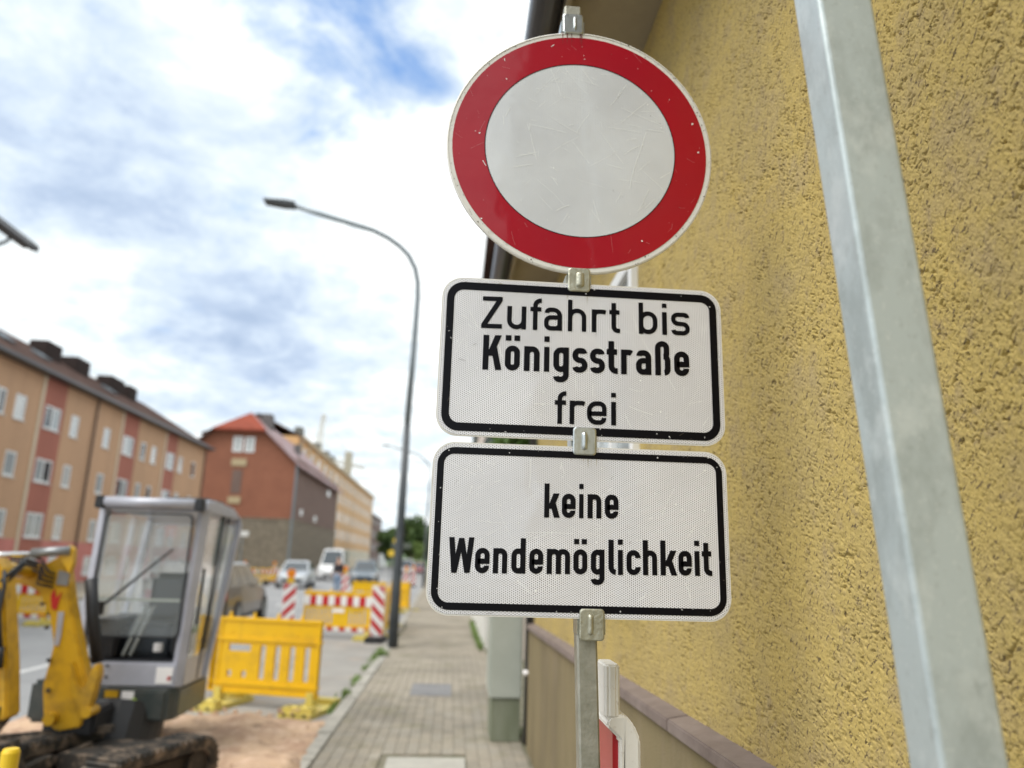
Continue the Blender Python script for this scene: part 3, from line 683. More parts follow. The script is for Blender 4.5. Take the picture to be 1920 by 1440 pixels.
def text_line(p, glyphs, zb, H_, s, X, D, cond, name):
    b = MB()
    x00 = glyphs[0][1]
    for gi, (ch, x0, x1) in enumerate(glyphs):
        zc = zb+(.0145 if not cond else .0150)*((x0+x1)/2-x00)
        eps = .00004*(gi % 2)
        sh = .018
        T = lambda v, x0=x0, zc=zc, eps=eps: (x0+v[0]*H_, PY-.00225-eps, zc+v[1]*H_+sh*v[0]*H_)
        glyph(b, ch, (x1-x0)/H_, X, s, D, T, cond)
    o = b.build(name, m_black, p, fix=False); return o
L1 = [('Z', 0.0429, 0.0888), ('u', 0.0997, 0.1423), ('f', 0.1513, 0.1767), ('a', 0.1822, 0.2229), ('h', 0.2356, 0.2774), ('r', 0.2898, 0.323), ('t', 0.3293, 0.354), ('b', 0.3965, 0.4392), ('i', 0.4500, 0.4612), ('s', 0.4706, 0.5136)]
L2 = [('K', 0.0491, 0.0909), ('ö', 0.0977, 0.1306), ('n', 0.1397, 0.1741), ('i', 0.1839, 0.1957), ('g', 0.2046, 0.239), ('s', 0.2466, 0.2805), ('s', 0.286, 0.3195), ('t', 0.3233, 0.3482), ('r', 0.3556, 0.3811), ('a', 0.3891, 0.4238), ('ß', 0.4326, 0.4671), ('e', 0.4754, 0.5101)]
L3 = [('f', 0.2091, 0.2343), ('r', 0.2418, 0.2762), ('e', 0.2797, 0.3231), ('i', 0.3328, 0.3438)]
L4 = [('k', 0.19, 0.2232), ('e', 0.2273, 0.2565), ('i', 0.2639, 0.2734), ('n', 0.282, 0.3114), ('e', 0.3188, 0.3482)]
L5 = [('W', -0.0054, 0.0465), ('e', 0.0495, 0.0793), ('n', 0.0864, 0.1156), ('d', 0.1239, 0.1533), ('e', 0.161, 0.1899), ('m', 0.1973, 0.2459), ('ö', 0.2528, 0.2819), ('g', 0.2894, 0.318), ('l', 0.3265, 0.3416), ('i', 0.3463, 0.3567), ('c', 0.3643, 0.394), ('h', 0.3991, 0.4292), ('k', 0.4365, 0.4716), ('e', 0.4745, 0.5032), ('i', 0.5093, 0.5199), ('t', 0.525, 0.5465)]
text_line(p1, L1, 2.0551, .0742, .140, .725, .29, False, 'text_line')
text_line(p1, L2, 1.9606, .0792, .162, .715, .29, True, 'text_line')
text_line(p1, L3, 1.8478, .0723, .140, .72, .29, False, 'text_line')
text_line(p2, L4, 1.6476, .0710, .152, .71, .29, True, 'text_line')
text_line(p2, L5, 1.5302, .0712, .152, .71, .29, True, 'text_line')

# ---- wear: scratches, chips and specks on the faces
def wear(p, inside, n_scr, n_chip, seed, y, length=(.01, .14), m=m_scr, wd=(.00025, .0007), chip=(.0008, .0022), chipin=None):
    r = random.Random(seed); b = MB(); k = 0
    while k < n_scr:
        x, z = r.uniform(-.05, .6), r.uniform(1.4, 2.85)
        if not inside(x, z): continue
        k += 1
        a = r.uniform(0, math.pi); ln = r.uniform(*length)*r.random()**1.2+.006; cv = r.uniform(-3, 3); w = r.uniform(*wd)
        pts = []
        for i in range(9):
            pts.append(Vector((x, z))); x += math.cos(a)*ln/8; z += math.sin(a)*ln/8; a += cv*ln/8+r.uniform(-.06, .06)
        pts = [q_ for q_ in pts if inside(q_.x, q_.y)]
        if len(pts) < 3: continue
        ribbon(b, pts, w, lambda v: (v[0], y-.00002*(k % 5), v[1]))
    k = 0; ci = chipin or inside
    while k < n_chip:
        x, z = r.uniform(-.06, .6), r.uniform(1.4, 2.85)
        if not ci(x, z): continue
        k += 1; s_ = r.uniform(*chip); n_ = r.randint(4, 6); a0 = r.uniform(0, 6); el_ = r.uniform(.35, 1); t_ = r.uniform(0, 3.14)
        vs = []
        for i in range(n_):
            rr = s_*r.uniform(.6, 1.2); c_, d_ = rr*math.cos(a0+6.283*i/n_), rr*el_*math.sin(a0+6.283*i/n_)
            vs.append((x+c_*math.cos(t_)-d_*math.sin(t_), y-.00013, z+c_*math.sin(t_)+d_*math.cos(t_)))
        b.raw(vs, [tuple(range(n_))])
    return b.build('wear_marks', m, p, kind='stuff', fix=False)
dC = lambda x, z: math.hypot(x-C0[0], z-C0[1])
wear(rp_, lambda x, z: dC(x, z) < .223, 85, 60, 1, PY-.0027, length=(.02, .17), wd=(.0004, .0011))
wear(rp_, lambda x, z: .229 < dC(x, z) < .302, 26, 22, 2, PY-.0027, length=(.005, .05), wd=(.0002, .0005), m=mat('pink_scratch', (.62, .25, .27), .5), chip=(.0006, .0018))
wear(rp_, lambda x, z: .229 < dC(x, z) < .302, 3, 10, 31, PY-.0028, length=(.004, .014), wd=(.0008, .0016), chip=(.0014, .0034))
wear(rp_, lambda x, z: dC(x, z) < .315, 0, 26, 3, PY-.0029, m=m_scr2, chip=(.0005, .0015))
wear(rp_, lambda x, z: .305 < dC(x, z) < .315, 4, 90, 4, PY-.0029, m=m_scr2, length=(.004, .02), chip=(.0005, .0022))
rc = lambda cx, cz, hx, hz: (lambda x, z: abs(x-cx) < hx and abs(z-cz) < hz)
for p, cx, cz, hx, hz, sd_ in ((p1, .2705, 1.9925, .311, .174, 11), (p2, .269, 1.6235, .311, .171, 12)):
    wear(p, rc(cx, cz, hx-.025, hz-.025), 90, 70, sd_, PY-.0017, length=(.01, .12), wd=(.0003, .0009))
    wear(p, rc(cx, cz, hx, hz), 6, 70, sd_+20, PY-.0026, m=m_scr2, length=(.004, .015), chip=(.0004, .0013),
         chipin=lambda x, z, c=(cx, cz, hx, hz): (abs(x-c[0]) < c[2] and abs(z-c[1]) < c[3]) and (abs(x-c[0]) > c[2]-.01 or abs(z-c[1]) > c[3]-.009))
    wear(p, rc(cx, cz, hx, hz), 0, 34, sd_+40, PY-.0027, chip=(.0006, .0024), m=mat('grey_scuff', (.6, .6, .62), .6),
         chipin=lambda x, z, c=(cx, cz, hx, hz): (abs(x-c[0]) < c[2] and abs(z-c[1]) < c[3]) and (abs(x-c[0]) > c[2]-.022 or abs(z-c[1]) > c[3]-.022))
def drips(p, spots, y, seed, m):
    r = random.Random(seed); b = MB()
    for (x, z, w, ln) in spots:
        for k in range(5):
            xx = x+r.uniform(-w, w); l_ = ln*r.uniform(.35, 1); ww = r.uniform(.0006, .0016)
            b.raw([(xx-ww, y-.00002*k, z), (xx+ww, y-.00002*k, z), (xx+ww*.2+.0008*r.uniform(-1, 1), y-.00002*k, z-l_)], [(0, 1, 2)])
    b.build('grime_runs', m, p, kind='stuff', fix=False)
m_grime = mat('grey_brown_grime', (.42, .39, .33), .8)
drips(p1, [(.26, 2.152, .03, .035), (.05, 2.163, .04, .02), (.45, 2.16, .06, .02)], PY-.0018, 4, m_grime)
drips(p2, [(.275, 1.782, .03, .035), (.10, 1.79, .05, .02), (.48, 1.79, .05, .02)], PY-.0018, 5, m_grime)
drips(rp_, [(.245, 2.826, .03, .045)], PY-.0030, 6, mat('dark_red_grime', (.16, .02, .02), .7))
# ---- clamps: pressed plate with a bead, bolt ear behind
def clamp(x, z, w, h, m, bead_dx, bw=.009, ph=.045, lean=0.0, label=None):
    y0 = PY-.0055
    ring = rrect(0, 0, w/2, h/2, .007, 4); b = MB()
    def pt(u_, v_, d): return (x+u_+lean*v_, y0-d, z+v_)
    n = len(ring)
    inner = [(u_*.90, v_*.92) for u_, v_ in ring]
    vs = [pt(u_, v_, -.003) for u_, v_ in ring]+[pt(u_, v_, 0) for u_, v_ in ring]+[pt(u_, v_, .0012) for u_, v_ in inner]
    b.raw(vs, [(k, (k+1) % n, n+(k+1) % n, n+k) for k in range(n)]+[(n+k, n+(k+1) % n, 2*n+(k+1) % n, 2*n+k) for k in range(n)]+[tuple(range(2*n, 3*n))])
    c = b.build('clamp', m, sign, smooth=False, label=label)
    b = MB(); hb = h*.66; rows = 14; cols = 6; vs = []
    for i in range(rows+1):
        t = i/rows; v_ = (t-.5)*hb; e_ = math.sqrt(max(0, 1-(2*t-1)**6))
        for j in range(cols+1):
            a = math.pi*j/cols; vs.append(pt(bead_dx-math.cos(a)*bw*(.4+.6*e_), v_, .0011+math.sin(a)*.0058*e_))
    b.raw(vs, [(i*(cols+1)+j, i*(cols+1)+j+1, (i+1)*(cols+1)+j+1, (i+1)*(cols+1)+j) for i in range(rows) for j in range(cols)]).build('pressed_bead', m, c, smooth=True, fix=True)
    b = MB()
    for s_ in (-1, 1):
        b.prism([(x+s_*(w/2-.004), z-ph/2), (x+s_*(w/2+.004), z-ph/2+.006), (x+s_*(w/2+.004), z+ph/2-.01), (x+s_*(w/2-.004), z+ph/2)], 'y', PY+.004, PY+.05)
    b.box(x-w/2, x+w/2, PY+.046, PY+.050, z-ph/2+.006, z+ph/2-.01)
    b.build('bolt_bracket', m, c)
    return c
clamp(.2405, 2.853, .050, .055, m_clamp, .004, bw=.0035, lean=-.02, label='bright new zinc clamp at the very top of the post')
clamp(.2600, 2.180, .050, .056, m_clamp_old, .002, bw=.010, label='old yellowish clamp between round sign and upper text plate')
clamp(.2745, 1.8120, .050, .060, m_clamp, .000, bw=.0065, ph=.05, label='zinc clamp between the two text plates')
clamp(.2915, 1.4360, .051, .062, m_clamp_old, -.003, bw=.006, ph=.05, label='dull clamp under the lower text plate')

# ================================================================== NEAR GALVANISED POLE (leaning, out of focus)
pole = thing('galvanised_pole', 'pale galvanised square steel pole leaning in the right foreground before the ochre wall', 'pole', (.655, .80, 0))
b = MB(); vs = []; th = R(-5); hs = .0362; rr_ = .006
ringp = rrect(0, 0, hs, hs, rr_, 3)
for z in (-.05, 1.0, 2.0, 3.3):
    cx = .556+(.4885-.556)*(z-1.354)/(2.3-1.354); cyy = .84-.0*(z)
    vs += [(cx+x*math.cos(th)-y*math.sin(th), cyy+x*math.sin(th)+y*math.cos(th), z) for x, y in ringp]
n = len(ringp)
b.raw(vs, [(j*n+i, j*n+(i+1) % n, (j+1)*n+(i+1) % n, (j+1)*n+i) for j in range(3) for i in range(n)]+[tuple(range(3*n, 4*n))]).build('square_tube', m_galv2, pole, smooth=False)
MB().obox((.645, .84, .004), .14, .14, .012, Matrix.Rotation(th, 3, 'Z'), b=.01).build('foot_plate', m_galv2, pole)

# ================================================================== WARNING BEACON BEHIND THE POST
bc = thing('warning_beacon', 'scuffed white plastic warning beacon with red stripe and grip, standing close behind the sign post', 'beacon', (.365, 1.80, 0))
X0, X1 = .335, .409
b = MB(); b.prism([(1.66, .12), (1.92, .12), (1.92, 1.20), (1.89, 1.235), (1.69, 1.235), (1.66, 1.20)], 'x', X0+.006, X1)
body = MB(); body.prism([(X0+.006, .12), (X1, .12), (X1, 1.205), (X1-.012, 1.232), (X1-.030, 1.252), (X0+.012, 1.252), (X0+.004, 1.240), (X0+.004, 1.228), (X0+.030, 1.205), (X0+.030, .12)], 'y', 1.65, 1.92)
body.build('housing', m_plastic_w, bc, bevel=.005, smooth=False)
b = MB(); b.obox((X0+.016, 1.70, 1.298), .034, .10, .105, b=.008)
b.build('grip', m_plastic_w, bc, bevel=.004)
for k in range(7):
    z0 = .15+k*.155; b = MB(); zt = z0+.155
    m_ = m_red_p if k % 2 == 0 else m_wht
    b.raw([(X0+.018, 1.665, z0), (X0+.018, 1.905, z0), (X0+.018, 1.905, min(zt, 1.215)), (X0+.018, 1.665, min(zt, 1.215)), (X0+.0300, 1.665, z0), (X0+.0300, 1.905, z0), (X0+.0300, 1.905, min(zt, 1.215)), (X0+.0300, 1.665, min(zt, 1.215))],
          [(0,1,2,3),(4,7,6,5),(0,4,5,1),(1,5,6,2),(2,6,7,3),(3,7,4,0)]).build('reflective_stripe', m_ if k != 6 else m_red_p, bc)
MB().obox((.372, 1.80, .06), .40, .80, .12, b=.04).build('foot', mat('black_recycled_foot', (.04, .04, .04), .8), bc)

# ================================================================== CABLE CABINET
cb_ = thing('cable_cabinet', 'narrow pale grey green cable cabinet at the far end of the ochre wall', 'cabinet', (.56, 7.45, 0))
MB().box(.405, .700, 7.24, 7.80, .365, 1.30).build('housing', m_cabn, cb_, bevel=.012)
MB().box(.390, .715, 7.22, 7.82, 1.30, 1.345).build('lid', m_cabn, cb_, bevel=.012)
MB().box(.425, .690, 7.26, 7.78, .0, .362).build('base', m_cabn2, cb_, bevel=.006)
MB().box(.398, .404, 7.27, 7.77, .42, 1.25).build('door', m_cabn, cb_)

# ================================================================== STREET LAMPS
def street_lamp(label, x, y, sc=1.0, n=14, grp=None, m=m_pole, ma=m_polel, mirror=1):
    t = thing('street_lamp', label, 'street lamp', (x, y, 0), group=grp)
    MB().tube([(x, y, -.02), (x, y, 1.1*sc), (x+.01, y, 2.5*sc), (x+.015*sc, y, 4.2*sc)], [.098*sc, .090*sc, .078*sc, .066*sc], n).build('pole', m, t, smooth=True)
    pts = [(0.015, 4.2), (.05, 5.6), (.07, 6.84), (.05, 7.2), (-.02, 7.5), (-.17, 7.78), (-.36, 7.97), (-.62, 8.15), (-.94, 8.30), (-1.4, 8.42), (-2.1, 8.60), (-2.62, 8.745)]
    MB().tube([(x+mirror*a*sc, y, c*sc) for a, c in pts], [.064*sc, .058*sc, .052*sc]+[.05*sc]*(len(pts)-4)+[.036*sc], n).build('curved_arm', ma, t, smooth=True)
    b = MB(); xx = x-2.62*sc*mirror
    b.prism([(xx+.02*mirror, 8.725*sc), (xx-.2*mirror, 8.725*sc), (xx-.62*mirror*sc, 8.785*sc), (xx-.62*mirror*sc, 8.815*sc), (xx-.18*mirror, 8.815*sc), (xx+.04*mirror, 8.785*sc)], 'y', y-.15, y+.15)
    b.build('lamp_head', m_pole, t, bevel=.01)
    return t
street_lamp('tall dark lamp post with a curved arm beside the kerb', -1.0, 14.7)
street_lamp('distant pale street lamp seen just left of the upper text plate', -1.62, 48.0, 1.0, 8)

# ================================================================== BARRIERS, BEACONS
def barrier(name, label, p0, p1, front='plain', group=None, legs=True, detail=True):
    """plastic road barrier between two ground points. front: 'plain' or 'striped' (side turned to -y)"""
    p0, p1 = Vector(p0), Vector(p1); d = p1-p0; Lb = d.length; a = math.atan2(d.y, d.x)
    t = thing(name, label, 'barrier', (p0.x, p0.y, -.07), rz=a, group=group)
    b = MB(); h0, h1 = .14, .95
    th_ = .02
    holes = []
    n = max(6, int(Lb/.125)); sx = .42 if (front == 'plain') else .06
    zlo_, zhi_ = .28, .60
    xs_ = []
    x = sx
    while x+.055 < Lb-.05: xs_.append((x, x+.055)); x += .15 if front == 'plain' else .11
    if front == 'striped': xs_ = [q_ for q_ in xs_ if not (Lb*.42 < q_[0] < Lb*.62)]
    hs_ = [(u0, u1, zlo_, zhi_) for u0, u1 in xs_]
    if front == 'plain': hs_ = [(.52+.18*k_, .59+.18*k_, .30, .66) for k_ in range(8) if .59+.18*k_ < Lb-.06]+[(.13, .19, .31, .38), (.31, .37, .31, .38), (.12, .40, .585, .66)]
    # front & back skins with real slots
    us = sorted({0, Lb, *[q_ for h in hs_ for q_ in h[:2]]}); zs_ = sorted({h0, h1, *[q_ for h in hs_ for q_ in h[2:]]})
    for i in range(len(us)-1):
        for j in range(len(zs_)-1):
            cu, cz2 = (us[i]+us[i+1])/2, (zs_[j]+zs_[j+1])/2
            if any(h[0] < cu < h[1] and h[2] < cz2 < h[3] for h in hs_): continue
            for y_ in (-th_, th_): b.raw([(us[i], y_, zs_[j]), (us[i+1], y_, zs_[j]), (us[i+1], y_, zs_[j+1]), (us[i], y_, zs_[j+1])], [(0, 1, 2, 3)])
    for (u0, u1, z0, z1) in hs_:
        b.raw([(u0,-th_,z0),(u1,-th_,z0),(u1,-th_,z1),(u0,-th_,z1),(u0,th_,z0),(u1,th_,z0),(u1,th_,z1),(u0,th_,z1)], [(0,1,5,4),(1,2,6,5),(2,3,7,6),(3,0,4,7)])
    b.raw([(0,-th_,h0),(Lb,-th_,h0),(Lb,-th_,h1),(0,-th_,h1),(0,th_,h0),(Lb,th_,h0),(Lb,th_,h1),(0,th_,h1)], [(0,1,5,4),(1,2,6,5),(2,3,7,6),(3,0,4,7)])
    b.build('panel', m_yel, t, local=True, fix=False)
    # ribs
    b = MB()
    for z in (h0+.02, .245, .715, h1-.02): b.box(-.01, Lb+.01, -th_-.014, th_+.014, z-.016, z+.016)
    for x in (0.0, Lb-.03): b.box(x, x+.03, -th_-.010, th_+.010, h0, h1)
    b.build('frame_ribs', m_yel, t, local=True, fix=False)
    k = 0; x = .10
    while x < Lb:
        MB().tube([(x, 0, h1-.004), (x, 0, h1+.05), (x, 0, h1+.06)], [.022, .016, .006], 8).build('lamp_stud', m_yel, t, local=True); x += .30 if front == 'plain' else .5
    if front == 'striped':
        w = Lb/11; 
        for k in range(11):
            MB().box(k*w+.001, (k+1)*w-.001, -th_-.020, -th_-.002, .66, .86).build('reflective_field', m_wht if k % 2 == 0 else m_redb, t, local=True, fix=False)
        for k in range(11):
            MB().box(k*w+.001, (k+1)*w-.001, -th_-.020, -th_-.002, .15, .225).build('reflective_field', m_wht if k % 2 == 1 else m_redb, t, local=True, fix=False)
        MB().box(Lb*.43, Lb*.60, -th_-.005, -th_+.0, .52, .60).build('logo_plate', m_stick, t, local=True)
    else:
        for x in np.arange(.15, Lb-.1, .27):
            MB().tube([(x, -th_-.006, .80), (x, -th_, .80)], .020, 8).build('moulded_boss', m_yel, t, local=True)
    if legs:
        for x in (.06, Lb-.06):
            f = MB(); f.box(x-.17, x+.20, -.40, .40, 0, .055)
            f.box(x-.15, x+.18, -.36, -.22, .055, .10); f.box(x-.15, x+.18, .22, .36, .055, .10); f.box(x-.04, x+.04, -.06, .06, .055, .2)
            ft = f.build('foot', m_yelp, t, local=True, fix=False)
            hb_ = MB()
            for q_ in (-.11, .0, .12): hb_.tube([(x+q_+.01, -.401, .035), (x+q_+.01, -.404, .035)], .018, 8); hb_.tube([(x+q_+.01, -.29, .100), (x+q_+.01, -.29, .103)], .03, 8)
            hb_.build('foot_holes', m_blk, ft, local=True)
    return t
barrier('road_barrier', 'plain yellow plastic barrier with slots right of the mini excavator', (-2.58, 9.22), (-1.39, 8.86), 'plain')
barrier('road_barrier', 'yellow barrier running away from the viewer just right of the excavator cab', (-2.66, 9.30), (-3.02, 10.6), 'plain', legs=False)
barrier('road_barrier', 'yellow barrier with red and white bands beside the lamp post', (-3.12, 17.2), (-1.62, 16.75), 'striped')
barrier('road_barrier', 'yellow barrier edge-on along the kerb behind the striped barrier', (-1.42, 17.3), (-1.50, 19.6), 'plain')
barrier('road_barrier', 'yellow barrier seen above the striped barrier, left of the dark lamp post', (-3.12, 25.3), (-2.0, 25.0), 'plain')
barrier('road_barrier', 'far yellow barrier just right of the dark lamp post', (-1.98, 26.6), (-1.30, 25.6), 'plain')
barrier('road_barrier', 'yellow striped barrier across the road behind the excavator arm', (-11.0, 18.9), (-9.1, 18.5), 'striped')
barrier('road_barrier', 'far striped barrier before the stone base of the brick building', (-14.2, 50), (-12.2, 50), 'striped')
barrier('road_barrier', 'pale striped barrier right end, far across the road by the stone wall', (-12.1, 50.2), (-10.9, 50.8), 'striped')

def beacon(label, x, y, rz=0, left=True, lamp=False, z=-.07, s=1.0):
    t = thing('road_beacon', label, 'beacon', (x, y, z), rz=rz)
    wv, h0, h1 = .125, .12, 1.10
    MB().box(-wv-.012, wv+.012, .003, .045, h0-.01, h1+.015).build('board', m_wht, t, local=True)
    def clip(poly, z0, z1):
        def cut(P, f_, inside):
            o_ = []
            for i in range(len(P)):
                a_, b_ = P[i], P[(i+1) % len(P)]
                if inside(a_): o_.append(a_)
                if inside(a_) != inside(b_):
                    k_ = (f_-a_[1])/(b_[1]-a_[1]); o_.append((a_[0]+(b_[0]-a_[0])*k_, f_))
            return o_
        P = cut(poly, z0, lambda q_: q_[1] >= z0)
        return cut(P, z1, lambda q_: q_[1] <= z1) if P else P
    k = 0; step = .20; zz_ = h0-.6
    while zz_ < h1:
        dz = .25 if left else -.25
        P = clip([(-wv, zz_+max(-dz, 0)), (wv, zz_+max(dz, 0)), (wv, zz_+max(dz, 0)+step/1.4), (-wv, zz_+max(-dz, 0)+step/1.4)], h0, h1)
        if P and len(P) >= 3:
            MB().raw([(p_[0], 0, p_[1]) for p_ in P], [tuple(range(len(P)))]).build('red_stripe', m_redb, t, local=True)
        zz_ += step*1.43
    MB().box(-.18, .18, -.36, .40, 0, .11).build('foot', m_blk, t, local=True, bevel=.02)
    if lamp:
        MB().box(-.07, .07, -.03, .05, h1+.02, h1+.12).build('lamp_base', m_yel, t, local=True)
        MB().tube([(0, -.045, h1+.21), (0, .045, h1+.21)], .095, 16).build('lamp_lens', m_amber, t, local=True)
    return t
beacon('red and white striped beacon at the kerb end of the striped barrier', -1.47, 16.35, R(-4), left=False)
beacon('red and white striped beacon with amber lamp left of the striped barrier', -3.36, 16.7, R(8), lamp=True)
beacon('striped beacon with amber lamp in front of the dark clothed person', -4.0, 30.0, R(-6), lamp=True)
beacon('small striped beacon at the kerb far beyond the lamp post, nearer one', -2.25, 40, 0, lamp=True)
beacon('small striped beacon at the kerb far beyond the lamp post, farther one', -2.45, 52, 0, lamp=True)
beacon('beacon with amber lamp by the far barriers, left one', -13.4, 51.5, 0, lamp=True)
beacon('beacon with amber lamp by the far barriers, right one', -11.5, 51.5, 0, lamp=True)
beacon('red and white beacon behind the knuckle of the excavator arm', -10.3, 21.5, 0, lamp=True)
mp_ = thing('marker_post', 'short round yellow post top at the lower left corner before the excavator', 'post', (-1.644, 3.25, 0))
MB().tube([(-1.644, 3.25, 0), (-1.644, 3.25, .80), (-1.644, 3.25, .812)], [.032, .032, .026], 18).build('round_post', mat('marker_yellow', (.78, .52, .02), .4), mp_, smooth=False)

# ================================================================== MINI EXCAVATOR
ex = thing('mini_excavator', 'yellow mini excavator with silver grey cab, dark skirt and rubber tracks on the sand', 'excavator', (-2.45, 6.7, 0))
def bx(name, m, x0, x1, y0, y1, z0, z1, parent=ex, bevel=0.0, label=None): return MB().box(x0, x1, y0, y1, z0, z1).build(name, m, parent, bevel=bevel, label=label)
# undercarriage
rotu = Matrix.Rotation(R(-22.5), 3, 'Z'); cu = Vector((-2.30, 5.74, -.06))
def lu(x, y, z): return cu + rotu @ Vector((x, y, z))
for s_ in (-1, 1):
    xc = s_*.42; n_ = 12
    prof = [(.34+.17*math.cos(R(a)), .19+.17*math.sin(R(a))) for a in range(90, -91, -15)]+[(-.34+.17*math.cos(R(a)), .19+.17*math.sin(R(a))) for a in range(270, 89, -15)]
    inner = [(y*.84, .19+(z-.19)*.62) for y, z in prof]; n = len(prof)
    b = MB(); vs = []
    for y, z in prof: vs += [lu(xc-.125, y, z), lu(xc+.125, y, z)]
    for y, z in inner: vs += [lu(xc-.125, y, z), lu(xc+.125, y, z)]
    fs = []
    for i in range(n):
        j = (i+1) % n
        fs += [(2*i, 2*j, 2*j+1, 2*i+1), (2*n+2*i, 2*n+2*i+1, 2*n+2*j+1, 2*n+2*j), (2*i, 2*n+2*i, 2*n+2*j, 2*j), (2*i+1, 2*j+1, 2*n+2*j+1, 2*n+2*i+1)]
    tr = b.raw(vs, fs).build('rubber_track', m_rub, ex, fix=True)
    b = MB()
    per = []
    for i in range(n):
        j = (i+1) % n; a_, c_ = Vector(prof[i]), Vector(prof[j]); k_ = max(1, int((c_-a_).length/.05))
        for q_ in range(k_): per.append((a_+(c_-a_)*(q_/k_), (c_-a_).normalized()))
    for p_, d_ in per:
        nrm = Vector((-d_.y, d_.x)); nrm = -nrm if nrm.dot(p_-Vector((0, .19))) < 0 else nrm
        e0, e1 = p_-d_*.012, p_+d_*.012; e2, e3 = e1+nrm*.018, e0+nrm*.018
        b.raw([lu(xc-.12, *q_) for q_ in (e0, e1, e2, e3)]+[lu(xc+.12, *q_) for q_ in (e0, e1, e2, e3)], [(0,1,2,3),(4,7,6,5),(0,4,5,1),(1,5,6,2),(2,6,7,3),(3,7,4,0)])
    b.build('track_lugs', m_rub, tr, kind='stuff')
    for (y, r_) in ((.34, .11), (-.34, .11), (.12, .06), (-.12, .06)):
        MB().tube([lu(xc-.10, y, .19 if r_ > .1 else .12), lu(xc+.10, y, .19 if r_ > .1 else .12)], r_, 14).build('track_wheel', m_mud, tr)
    b = MB(); b.raw([lu(xc+dx, y, z) for dx in (-.06, .06) for y, z in ((-.3, .13), (.3, .13), (.3, .26), (-.3, .26))], [(0,1,2,3),(4,7,6,5),(0,4,5,1),(1,5,6,2),(2,6,7,3),(3,7,4,0)]).build('track_frame', m_mud, tr)
b = MB(); b.obox(lu(0, .12, .22), .50, .50, .14, rotu); b.build('chassis', m_mud, ex)
MB().tube([(-2.48, 6.3, -.05), (-2.48, 6.5, .36)], .30, 20).build('slew_ring', m_blk, ex)
b = MB(); b.obox(lu(0, -.80, .18), 1.10, .06, .28, rotu, b=.01)
for s_ in (-.25, .25): b.bar(lu(s_, -.78, .16), lu(s_, -.2, .26), .07)
b.build('dozer_blade', m_mud, ex)
b = MB(); b.bar((-3.25, 5.75, .28), (-2.35, 6.0, .33), .035, .05); b.bar((-2.9, 5.4, .08), (-2.45, 5.9, .24), .04)
b.build('blade_linkage', m_rub, ex)
# upper frame skirt
b = MB(); b.prism([(-2.62, 6.30), (-2.12, 6.30), (-2.06, 6.40), (-2.06, 7.10), (-2.25, 7.35), (-2.9, 7.35), (-3.08, 7.1), (-3.08, 6.55)], 'z', .315, .545)
b.build('body_skirt', m_skirt, ex, bevel=.02)
bx('counterweight', m_skirt, -3.12, -2.80, 6.28, 7.2, .30, .60, bevel=.03)
b = MB(); b.box(-2.95, -2.25, 7.05, 7.30, .55, .90); b.build('engine_cover', m_exy, ex, bevel=.04)
bx('warning_decal', m_exy, -2.575, -2.475, 6.292, 6.2985, .485, .535)
bx('maker_decal', m_stick, -2.45, -2.36, 6.292, 6.2985, .475, .53)
b = MB(); b.tube([(-2.355, 6.297, .465), (-2.355, 6.290, .465)], .02, 12); b.build('inspection_decal', m_stickg, ex)
# cab: lower panel, pillars, roof, glass
bx('cab_lower_panel', m_cabg, -2.72, -2.085, 6.385, 6.45, .55, .725, bevel=.01)
bx('licence_decal', m_stick, -2.245, -2.12, 6.376, 6.3835, .575, .695)
b = MB(); b.box(-2.155, -2.135, 6.372, 6.3755, .60, .63); b.build('red_decal_mark', m_stickr, ex)
def pillar(p0, p1, w, name='cab_pillar', m=m_cabg): return MB().bar(p0, p1, w).build(name, m, ex, bevel=.008)
pillar((-2.10, 6.42, .55), (-2.055, 6.46, 1.93), .075)
pillar((-2.86, 6.42, .60), (-2.845, 6.46, 1.93), .070)
pillar((-2.07, 6.98, .55), (-2.02, 7.38, 1.86), .06)
pillar((-2.86, 7.0, .55), (-2.84, 7.40, 1.86), .06)
pillar((-2.075, 6.78, .55), (-2.04, 6.95, 1.9), .035, 'door_pillar', m_blk)
pillar((-2.075, 6.86, .55), (-2.04, 7.12, 1.9), .025, 'door_pillar', m_blk)
b = MB(); b.prism([(6.38, 1.90), (6.40, 1.985), (6.6, 2.01), (7.2, 1.985), (7.46, 1.90), (7.50, 1.82), (7.44, 1.82), (7.38, 1.885)], 'x', -2.87, -2.015)
b.build('cab_roof', m_cabg, ex, bevel=.015)
MB().tube([(-2.80, 6.33, 1.955), (-2.09, 6.33, 1.955)], .042, 12).build('roller_blind_case', m_cabg, ex, smooth=True)
for x in (-2.835, -2.055): MB().box(x-.035, x+.035, 6.29, 6.37, 1.90, 2.00).build('work_light', m_blk, ex, bevel=.01)
bx('roof_hatch', m_skirt, -2.45, -2.12, 6.7, 7.2, 2.0, 2.035)
# window seal (rounded black line) and panes
ws = rrect(-2.465, 1.395, .345, .485, .05, 6)
